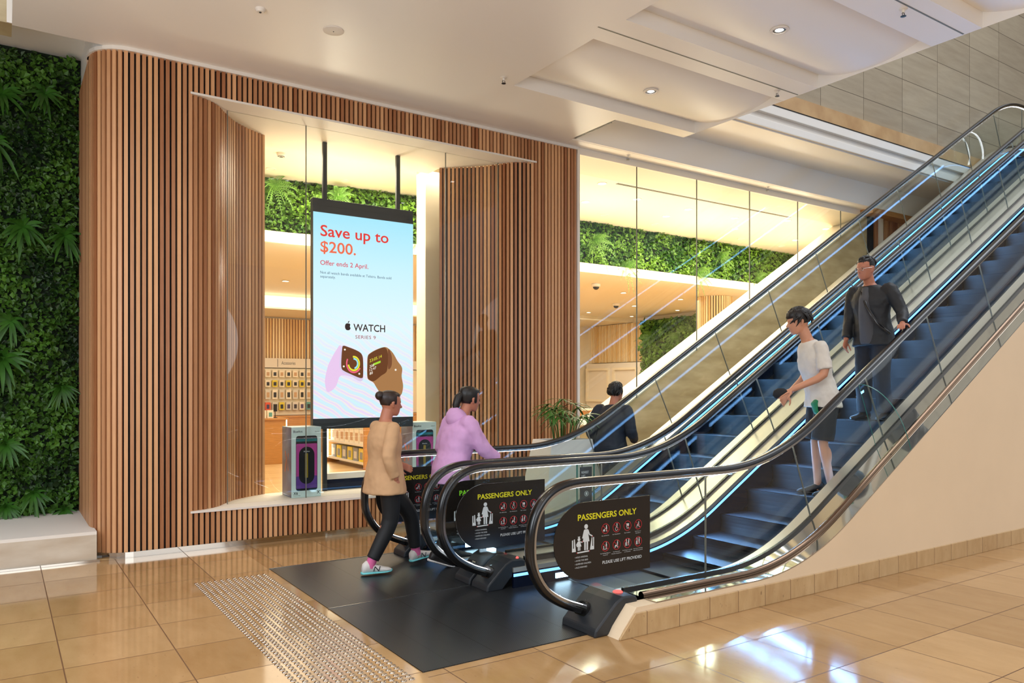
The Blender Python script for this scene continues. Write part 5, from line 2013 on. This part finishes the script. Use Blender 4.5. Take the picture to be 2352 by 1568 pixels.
def tufts(count, length, rad, seed, face=0.9, lo=0.50):
    """short overlapping locks lying over the cap"""
    def add(mb, H, k):
        rr = random.Random(seed)
        n = 0
        while n < count:
            th = rr.uniform(-PI, PI)
            z = rr.uniform(lo, 1.0)
            if abs(th) < face and z < 0.80:
                continue
            el = (z - 0.5) * PI
            d = Vector((math.cos(th) * math.cos(el), math.sin(th) * math.cos(el), math.sin(el)))
            p = Vector((-0.008, 0, 0.125)) + Vector((d.x * 0.108, d.y * 0.084, d.z * 0.112))
            sw = Vector((0.55, 0.35 * math.sin(seed + th * 3), -0.55 if z < 0.85 else -0.1)) + Vector((rr.uniform(-.5, .5), rr.uniform(-.5, .5), rr.uniform(-.3, .2)))
            if abs(th) > 1.6:
                sw.x = -0.3
            tang = (sw - d * sw.dot(d)).normalized()
            L = length * rr.uniform(0.6, 1.2)
            q = [p - tang * L * 0.4 - d * 0.006, p + d * 0.010, p + tang * L * 0.5 + d * 0.004, p + tang * L - d * L * 0.35]
            mb.tube([H(v * k) for v in q], [rad * 0.7, rad, rad * 0.8, 0.001], 6)
            n += 1
    return add


def eyes(H, k, parent):
    for s in (-1, 1):
        e = MB()
        e.ell(H((0.081 * k, s * 0.030 * k, 0.112 * k)), 0.010 * k, 0.010 * k, 0.0065 * k, 10, 6)
        e.build('eye', M['hair'], parent, smooth=60)


def person(label, pos, heading, body, grp=None):
    """body: dict of joints in metres (forward, left, up)"""
    t = thing('person', label, 'person', pos, grp)
    T, F, L = frame(pos, heading)
    b = body
    lt = b.get('leg', 1.0)
    skin = MB()
    # torso
    loft(skin, [((b['hip'][0], 0, b['hip'][2] - 0.10), 0.075, 0.105), ((b['hip'][0], 0, b['hip'][2]), 0.105, 0.155), (Vector(b['hip']).lerp(Vector(b['chest']), 0.4), 0.092, 0.130),
                (Vector(b['hip']).lerp(Vector(b['chest']), 0.75), 0.105, 0.150), (b['chest'], 0.105, 0.160), (Vector(b['chest']).lerp(Vector(b['neck']), 0.6), 0.075, 0.125), (b['neck'], 0.055, 0.06)], T)
    limb(skin, [Vector(b['chest']).lerp(Vector(b['neck']), 0.7), b['neck'], Vector(b['chin']) + Vector((-0.015, 0, 0.045))], [0.062, 0.056, 0.054], T, 14)
    for s in ('l', 'r'):
        limb(skin, [b['sho_' + s], b['elb_' + s], b['wri_' + s]], [0.052, 0.041, 0.027], T)
        limb(skin, [(b['hip'][0], (0.085 if s == 'l' else -0.085), b['hip'][2] - 0.03), b['kne_' + s], b['ank_' + s]], [0.080 * lt, 0.047 * lt, 0.035 * lt], T)
        kn, an = Vector(b['kne_' + s]), Vector(b['ank_' + s])
        skin.ell(T(kn.lerp(an, 0.3) + Vector((-0.022, 0, 0))), 0.044 * lt, 0.042 * lt, 0.10, 10, 8)
        limb(skin, [an, an + Vector((0.02, 0, -0.045))], [0.036, 0.036], T)
    H, k = head(skin, b['chin'], b.get('pitch', 0), b.get('yaw', 0), b['hh'], T)
    for s in ('l', 'r'):
        hd = b.get('hand_' + s)
        if hd:
            hand(skin, b['wri_' + s], hd[0], hd[1], T, hd[2], b.get('hsize', 1.0), 1 if s == 'l' else -1)
    o = skin.build('body', b['skin'], t)
    organic(o, 0.0065, 5, 0.5)
    eyes(H, k, o)
    return t, T, H, k, o


def garment_torso(T, b, top, bottom, gd, gw, sleeves, legs=None, flare=0.0, neck=0.075):
    """shirt / coat volume around the torso with sleeves (list of (side, fraction along arm, radius factors))"""
    mb = MB()
    hip, ch, nk = Vector(b['hip']), Vector(b['chest']), Vector(b['neck'])
    secs = []
    if bottom < hip.z:
        secs.append(((hip.x - 0.0, 0, bottom), 0.115 * gd + flare, 0.170 * gw + flare))
    secs += [((hip.x, 0, hip.z), 0.112 * gd + flare * 0.6, 0.165 * gw + flare * 0.6), (hip.lerp(ch, 0.45), 0.108 * gd, 0.152 * gw), (hip.lerp(ch, 0.8), 0.118 * gd, 0.170 * gw),
             (ch, 0.115 * gd, 0.178 * gw), (ch.lerp(nk, 0.55), 0.088 * gd, 0.142 * gw), (ch.lerp(nk, 0.9), neck, neck * 1.15)]
    loft(mb, secs, T, 22)
    for s, frac, r in sleeves:
        sh, el, wr = Vector(b['sho_' + s]), Vector(b['elb_' + s]), Vector(b['wri_' + s])
        inn = sh + Vector((0, -0.05 if s == 'l' else 0.05, -0.01))
        if frac <= 0.55:
            limb(mb, [inn, sh, sh.lerp(el, frac / 0.5)], [r[0], r[0], r[1]], T, 14)
        else:
            limb(mb, [inn, sh, el, el.lerp(wr, (frac - 0.5) * 2)], [r[0], r[0], r[1], r[2]], T, 14)
    return mb


def garment_legs(T, b, top, frac, r, drop=0.0):
    mb = MB()
    hip = Vector(b['hip'])
    loft(mb, [((hip.x, 0, hip.z - 0.14), 0.095, 0.12), ((hip.x, 0, hip.z - 0.04), 0.118, 0.172), ((hip.x, 0, hip.z + 0.04), 0.116, 0.166), ((hip.x, 0, top), 0.106, 0.152)], T, 20)
    for s, sg in (('l', 1), ('r', -1)):
        h = Vector((hip.x, 0.088 * sg, hip.z - 0.04))
        kn, an = Vector(b['kne_' + s]), Vector(b['ank_' + s])
        if frac <= 0.5:
            limb(mb, [h, h.lerp(kn, 0.5), h.lerp(kn, frac * 2)], [r[0], (r[0] + r[1]) / 2, r[1]], T, 14)
        else:
            limb(mb, [h, kn, kn.lerp(an, (frac - 0.5) * 2)], r, T, 14)
    return mb


# ---- cloth materials
M['tee'] = mat('grey_white_tee', hx('d6d1c8'), 0.8, vary=0.05, vscale=14)
M['shorts'] = mat('black_shorts', hx('15161a'), 0.75, vary=0.2, vscale=14)
M['jacket'] = mat('black_jacket', hx('17181b'), 0.6, vary=0.2, vscale=10)
M['greyshirt'] = mat('grey_shirt', hx('4b4b4f'), 0.8)
M['trouser'] = mat('dark_trousers', hx('181a22'), 0.75, vary=0.2, vscale=10)
M['navy'] = mat('navy_coat', hx('1b2130'), 0.7, vary=0.2, vscale=8)
M['beige'] = mat('beige_coat', hx('c9a077'), 0.8, vary=0.06, vscale=9)
M['pink'] = mat('lilac_pink_hoodie', hx('cfa0cf'), 0.8, vary=0.06, vscale=9)
M['legging'] = mat('black_leggings', hx('131315'), 0.65)
M['sock'] = mat('pink_sock', hx('d9679a'), 0.8)
M['sneaker'] = mat('pale_sneaker', hx('d9d3cd'), 0.6)
M['sole'] = mat('aqua_sole', hx('74cfd3'), 0.5)
M['darkshoe'] = mat('dark_shoe', hx('1d1a19'), 0.5)
M['green'] = mat('green_cloth', hx('0f7a4f'), 0.6)


def short_hair(front_u=0.80, side_u=0.50, g=1.10, ang=1.15):
    def f(th, u):
        if th < ang and u < front_u:
            return 0.86
        if th < ang + 0.75 and u < side_u:
            return 0.86
        return g + 0.03 * math.sin(u * 9)
    return f


# ---- man in the pale tee riding down
X1, Y1, Z1 = 6.66, 4.50, ramp(6.39, r=0.9)
b = dict(hip=(0.02, 0, 0.96), chest=(0.12, 0, 1.34), neck=(0.175, 0, 1.52), chin=(0.235, 0.0, 1.575), hh=0.235, pitch=0.20, yaw=-0.05,
         sho_l=(0.12, 0.195, 1.45), elb_l=(0.10, 0.245, 1.165), wri_l=(0.40, 0.185, 1.03), sho_r=(0.13, -0.195, 1.45), elb_r=(0.07, -0.26, 1.17), wri_r=(0.27, -0.22, 0.99),
         kne_l=(0.07, 0.10, 0.52), ank_l=(-0.02, 0.11, 0.085), kne_r=(0.05, -0.10, 0.52), ank_r=(0.02, -0.11, 0.085),
         hand_l=((0.9, 0.0, -0.35), (0, -0.3, -1), 0.35), hand_r=((0.6, 0.1, -0.7), (0, 1, 0), 0.6), skin=M['skin'])
t, T, H, k, bo = person('person in a pale grey t-shirt and black shorts riding down the near escalator', (X1, Y1, Z1), PI - 0.55, b)
organic(garment_torso(T, b, 1.5, 0.86, 1.18, 1.14, [('l', 0.40, (0.058, 0.071)), ('r', 0.40, (0.058, 0.071))], flare=0.032).build('t_shirt', M['tee'], t), 0.011, 5, 0.5, 0.02, 0.09)
organic(garment_legs(T, b, 1.0, 0.47, [0.112, 0.105]).build('shorts', M['shorts'], t), 0.011, 5, 0.5, 0.015, 0.1)
add_shoes([b['ank_l'], b['ank_r']], [(1, 0.15), (1, -0.15)], T, t, M['darkshoe'], M['black'])
hair_cap('hair', H, b['hh'], t, M['hair'], dict(low=0.36, f=short_hair(0.74, 0.45, 1.12, 1.1), lift=0.018, seed=3, extra=[tufts(130, 0.075, 0.012, 4, 1.0, 0.52)]))
g = MB()
loft(g, [((0.13, 0.10, 0.93), 0.02, 0.05), ((0.15, 0.10, 0.90), 0.025, 0.06), ((0.14, 0.12, 0.82), 0.02, 0.045), ((0.10, 0.14, 0.76), 0.008, 0.02)], T, 12)
organic(g.build('green_strap', M['green'], t), 0.008, 3)
hc = MB()
loft(hc, [((0.49, 0.17, 0.985), 0.075, 0.045), ((0.50, 0.17, 1.00), 0.085, 0.05), ((0.50, 0.17, 1.02), 0.07, 0.042), ((0.50, 0.17, 1.045), 0.03, 0.02)], T, 14)
ob = hc.build('cap', M['shorts'], None, smooth=60)
tag(ob, 'dark folded cap held low in front of the person in the pale t-shirt', 'cap')

# ---- man in the black jacket riding down behind
X2, Y2, Z2 = 7.80, 4.66, ramp(7.59, r=0.9)
b = dict(hip=(0.04, 0, 0.93), chest=(0.09, 0, 1.30), neck=(0.115, 0, 1.46), chin=(0.165, 0, 1.50), hh=0.230, pitch=0.12, yaw=-0.15,
         sho_l=(0.09, 0.21, 1.395), elb_l=(0.08, 0.34, 1.13), wri_l=(0.31, 0.465, 0.99), sho_r=(0.09, -0.21, 1.395), elb_r=(0.06, -0.27, 1.10), wri_r=(0.20, -0.22, 0.87),
         kne_l=(0.07, 0.10, 0.51), ank_l=(0.0, 0.11, 0.085), kne_r=(0.06, -0.10, 0.51), ank_r=(0.02, -0.12, 0.085),
         hand_l=((0.85, 0.35, -0.15), (0, 0.1, -1), 0.55), hand_r=((0.4, 0.1, -0.9), (0, 1, 0), 0.6), skin=M['skinr'], leg=0.85)
t, T, H, k, bo = person('person in an open black jacket and glasses, left hand on the near handrail', (X2, Y2, Z2), PI, b)
organic(garment_torso(T, b, 1.4, 0.80, 1.24, 1.22, [('l', 0.96, (0.068, 0.064, 0.050)), ('r', 0.96, (0.068, 0.064, 0.050))], flare=0.02, neck=0.085).build('jacket', M['jacket'], t), 0.011, 5, 0.5, 0.022, 0.1)
fr = MB()
hipv, chv = Vector(b['hip']), Vector(b['chest'])
loft(fr, [((0.11, 0.0, 0.82), 0.105, 0.095), ((0.115, 0.0, 0.95), 0.115, 0.095), ((0.14, 0, 1.15), 0.118, 0.088), ((0.155, 0, 1.30), 0.105, 0.075), ((0.15, 0, 1.42), 0.06, 0.05)], T, 18)
organic(fr.build('shirt_front', M['greyshirt'], t), 0.011, 4)
sb = MB()
sb.tube([T(p) for p in ((0.10, -0.13, 1.44), (0.225, -0.02, 1.36), (0.262, 0.06, 1.20), (0.235, 0.16, 1.02), (0.10, 0.215, 0.92))], 0.016, 8, flat=0.4)
sb.build('cross_strap', M['black'], t, smooth=50)
organic(garment_legs(T, b, 0.99, 0.985, [0.114, 0.088, 0.074]).build('trousers', M['trouser'], t), 0.011, 5, 0.5, 0.015, 0.1)
add_shoes([b['ank_l'], b['ank_r']], [(1, 0.15), (1, -0.15)], T, t, M['darkshoe'], M['black'])
hair_cap('hair', H, b['hh'], t, M['hair'], dict(low=0.46, f=short_hair(0.84, 0.55, 1.05, 1.2), lift=0.006, seed=5, extra=[tufts(90, 0.05, 0.009, 6, 1.2, 0.62)]))
gl = MB()
for s in (-1, 1):
    gl.tube([H((0.101 * k, s * (0.033 + 0.022 * math.cos(q)) * k, (0.112 + 0.017 * math.sin(q)) * k)) for q in np.linspace(0, 2 * PI, 15)], 0.0018, 5)
    gl.tube([H((0.098 * k, s * 0.055 * k, 0.115 * k)), H((0.05 * k, s * 0.080 * k, 0.116 * k)), H((-0.01 * k, s * 0.086 * k, 0.116 * k))], 0.0018, 5)
gl.tube([H((0.101 * k, -0.011 * k, 0.115 * k)), H((0.106 * k, 0, 0.117 * k)), H((0.101 * k, 0.011 * k, 0.115 * k))], 0.0018, 5)
gl.build('glasses', M['steel'], t)

# ---- person in dark navy walking past the planter
b = dict(hip=(0.0, 0, 0.90), chest=(0.06, 0, 1.27), neck=(0.09, 0, 1.44), chin=(0.145, 0, 1.48), hh=0.228, pitch=0.10, yaw=-0.25,
         sho_l=(0.07, 0.20, 1.375), elb_l=(-0.05, 0.27, 1.10), wri_l=(0.12, 0.24, 0.92), sho_r=(0.07, -0.20, 1.375), elb_r=(-0.01, -0.30, 1.09), wri_r=(0.21, -0.235, 0.985),
         kne_l=(0.14, 0.09, 0.50), ank_l=(0.02, 0.09, 0.085), kne_r=(0.0, -0.09, 0.49), ank_r=(-0.22, -0.09, 0.13),
         hand_l=((0.7, 0, -0.6), (0, -1, 0), 0.6), hand_r=((0.9, 0.1, -0.1), (0, 1, 0), 0.7), skin=M['skinr'], leg=0.85)
t, T, H, k, bo = person('person in a dark navy jacket walking past the planter behind the escalators', (6.42, 7.37, 0), math.radians(22), b)
organic(garment_torso(T, b, 1.4, 0.72, 1.30, 1.28, [('l', 0.95, (0.074, 0.070, 0.056)), ('r', 0.95, (0.074, 0.070, 0.056))], flare=0.025, neck=0.095).build('jacket', M['navy'], t), 0.011, 5, 0.5, 0.02, 0.12)
organic(garment_legs(T, b, 0.96, 0.985, [0.112, 0.085, 0.072]).build('trousers', M['trouser'], t), 0.011, 5, 0.5, 0.015, 0.1)
add_shoes([b['ank_l'], b['ank_r']], [(1, 0.1), (1, -0.1)], T, t, M['darkshoe'], M['black'], (0, 0.35))
hair_cap('hair', H, b['hh'], t, M['hair'], dict(low=0.28, f=short_hair(0.78, 0.42, 1.08, 1.25), lift=0.010, seed=8, extra=[tufts(110, 0.06, 0.011, 9, 1.2, 0.40)]))

# ---- woman in the beige coat stepping onto the landing plate
b = dict(hip=(-0.06, 0, 0.86), chest=(-0.06, 0, 1.20), neck=(-0.05, 0, 1.355), chin=(-0.01, 0, 1.395), hh=0.215, pitch=0.10, yaw=-0.1,
         sho_l=(-0.06, 0.175, 1.29), elb_l=(0.03, 0.21, 1.04), wri_l=(0.19, 0.16, 0.93), sho_r=(-0.06, -0.175, 1.29), elb_r=(-0.15, -0.225, 1.04), wri_r=(-0.06, -0.21, 0.84),
         kne_l=(0.25, 0.07, 0.48), ank_l=(0.31, 0.075, 0.105), kne_r=(-0.03, -0.075, 0.46), ank_r=(-0.235, -0.05, 0.082),
         hand_l=((0.8, 0, -0.4), (0, -1, 0), 0.6), hand_r=((0.3, 0, -0.9), (0, 1, 0), 0.5), skin=M['skinr'], hsize=0.9, leg=0.8)
t, T, H, k, bo = person('person in a beige coat, black leggings and pale trainers walking onto the landing plate', (2.93, 6.36, 0.006), math.radians(4), b)
organic(garment_torso(T, b, 1.3, 0.70, 1.22, 1.16, [('l', 0.94, (0.062, 0.062, 0.052)), ('r', 0.94, (0.062, 0.062, 0.052))], flare=0.045, neck=0.080).build('coat', M['beige'], t), 0.011, 6, 0.5, 0.018, 0.12)
organic(garment_legs(T, b, 0.9, 0.93, [0.098, 0.076, 0.058]).build('leggings', M['legging'], t), 0.010, 4)
for s in ('l', 'r'):
    an, kn = Vector(b['ank_' + s]), Vector(b['kne_' + s])
    sk = MB()
    limb(sk, [an.lerp(kn, 0.20), an.lerp(kn, 0.06), an + Vector((0.01, 0, -0.02))], [0.044, 0.042, 0.044], T)
    sk.build('sock', M['sock'], t, smooth=60)


def nmark(a, d, p, sh):
    """stitched letter on both sides of the trainer"""
    D = Vector((d[0], d[1], 0)).normalized()
    S = Vector((-D.y, D.x, 0))
    for sg in (-1, 1):
        mb = MB()
        P = [(-0.002, -0.050), (0.012, 0.0), (0.044, -0.050), (0.058, 0.0)]
        q = []
        for x, z in P:
            hw = 0.0445 - 0.006 * (z + 0.05) / 0.05
            q.append(T(Vector(a) + D * (x + 0.028) + S * (sg * hw) + Vector((0, 0, z * 0.8 - 0.005))))
        for i in range(3):
            mb.tube([q[i], q[i + 1]], 0.0042, 6)
        mb.build('letter_mark', M['frame'], sh)


add_shoes([b['ank_l'], b['ank_r']], [(1, 0.06), (1, -0.22)], T, t, M['sneaker'], M['sole'], (-0.12, 0.0), nmark)


def bun(mb, H, k):
    mb.ell(H((-0.115 * k, 0, 0.175 * k)), 0.042, 0.042, 0.042, 14, 10)


hair_cap('hair', H, b['hh'], t, M['hairb'], dict(low=0.35, f=short_hair(0.80, 0.45, 1.09, 1.2), lift=0.010, seed=2, extra=[bun]))

# ---- person in the lilac hoodie entering the far escalator
b = dict(hip=(-0.04, 0, 0.87), chest=(0.06, 0, 1.22), neck=(0.10, 0, 1.385), chin=(0.155, 0, 1.425), hh=0.22, pitch=0.16, yaw=0.0,
         sho_l=(0.06, 0.18, 1.32), elb_l=(-0.02, 0.23, 1.06), wri_l=(0.14, 0.20, 0.91), sho_r=(0.06, -0.18, 1.32), elb_r=(0.17, -0.23, 1.08), wri_r=(0.36, -0.24, 0.955),
         kne_l=(0.12, 0.08, 0.49), ank_l=(0.06, 0.08, 0.085), kne_r=(0.0, -0.08, 0.47), ank_r=(-0.22, -0.08, 0.12),
         hand_l=((0.7, 0, -0.6), (0, -1, 0), 0.6), hand_r=((0.8, -0.1, -0.5), (0, 1, 0), 0.6), skin=M['skinr'], hsize=0.9, leg=0.8)
t, T, H, k, bo = person('person in a lilac pink hoodie walking onto the far escalator', (3.53, 6.26, 0.008), 0.0, b)
organic(garment_torso(T, b, 1.3, 0.76, 1.32, 1.28, [('l', 0.92, (0.076, 0.072, 0.058)), ('r', 0.92, (0.076, 0.072, 0.058))], flare=0.02, neck=0.09).build('hoodie', M['pink'], t), 0.011, 6, 0.5, 0.02, 0.1)
hd = MB()
loft(hd, [((0.045, 0, 1.30), 0.09, 0.12), ((0.02, 0, 1.37), 0.10, 0.115), ((0.005, 0, 1.42), 0.075, 0.09), ((0.0, 0, 1.455), 0.03, 0.05)], T, 18)
organic(hd.build('hood', M['pink'], t), 0.011, 4)
organic(garment_legs(T, b, 0.92, 0.96, [0.098, 0.072, 0.060]).build('leggings', M['legging'], t), 0.010, 4)
add_shoes([b['ank_l'], b['ank_r']], [(1, 0.08), (1, -0.08)], T, t, M['darkshoe'], M['sneaker'], (0, 0.35))


def pony(mb, H, k):
    mb.tube([H((-0.09 * k, 0, 0.15 * k)), H((-0.13 * k, 0, 0.11 * k)), H((-0.145 * k, 0, 0.03 * k)), H((-0.13 * k, 0, -0.07 * k))], [0.03, 0.04, 0.035, 0.01], 12)


hair_cap('hair', H, b['hh'], t, M['hair'], dict(low=0.22, f=short_hair(0.80, 0.35, 1.12, 1.2), lift=0.012, seed=12, extra=[pony]))
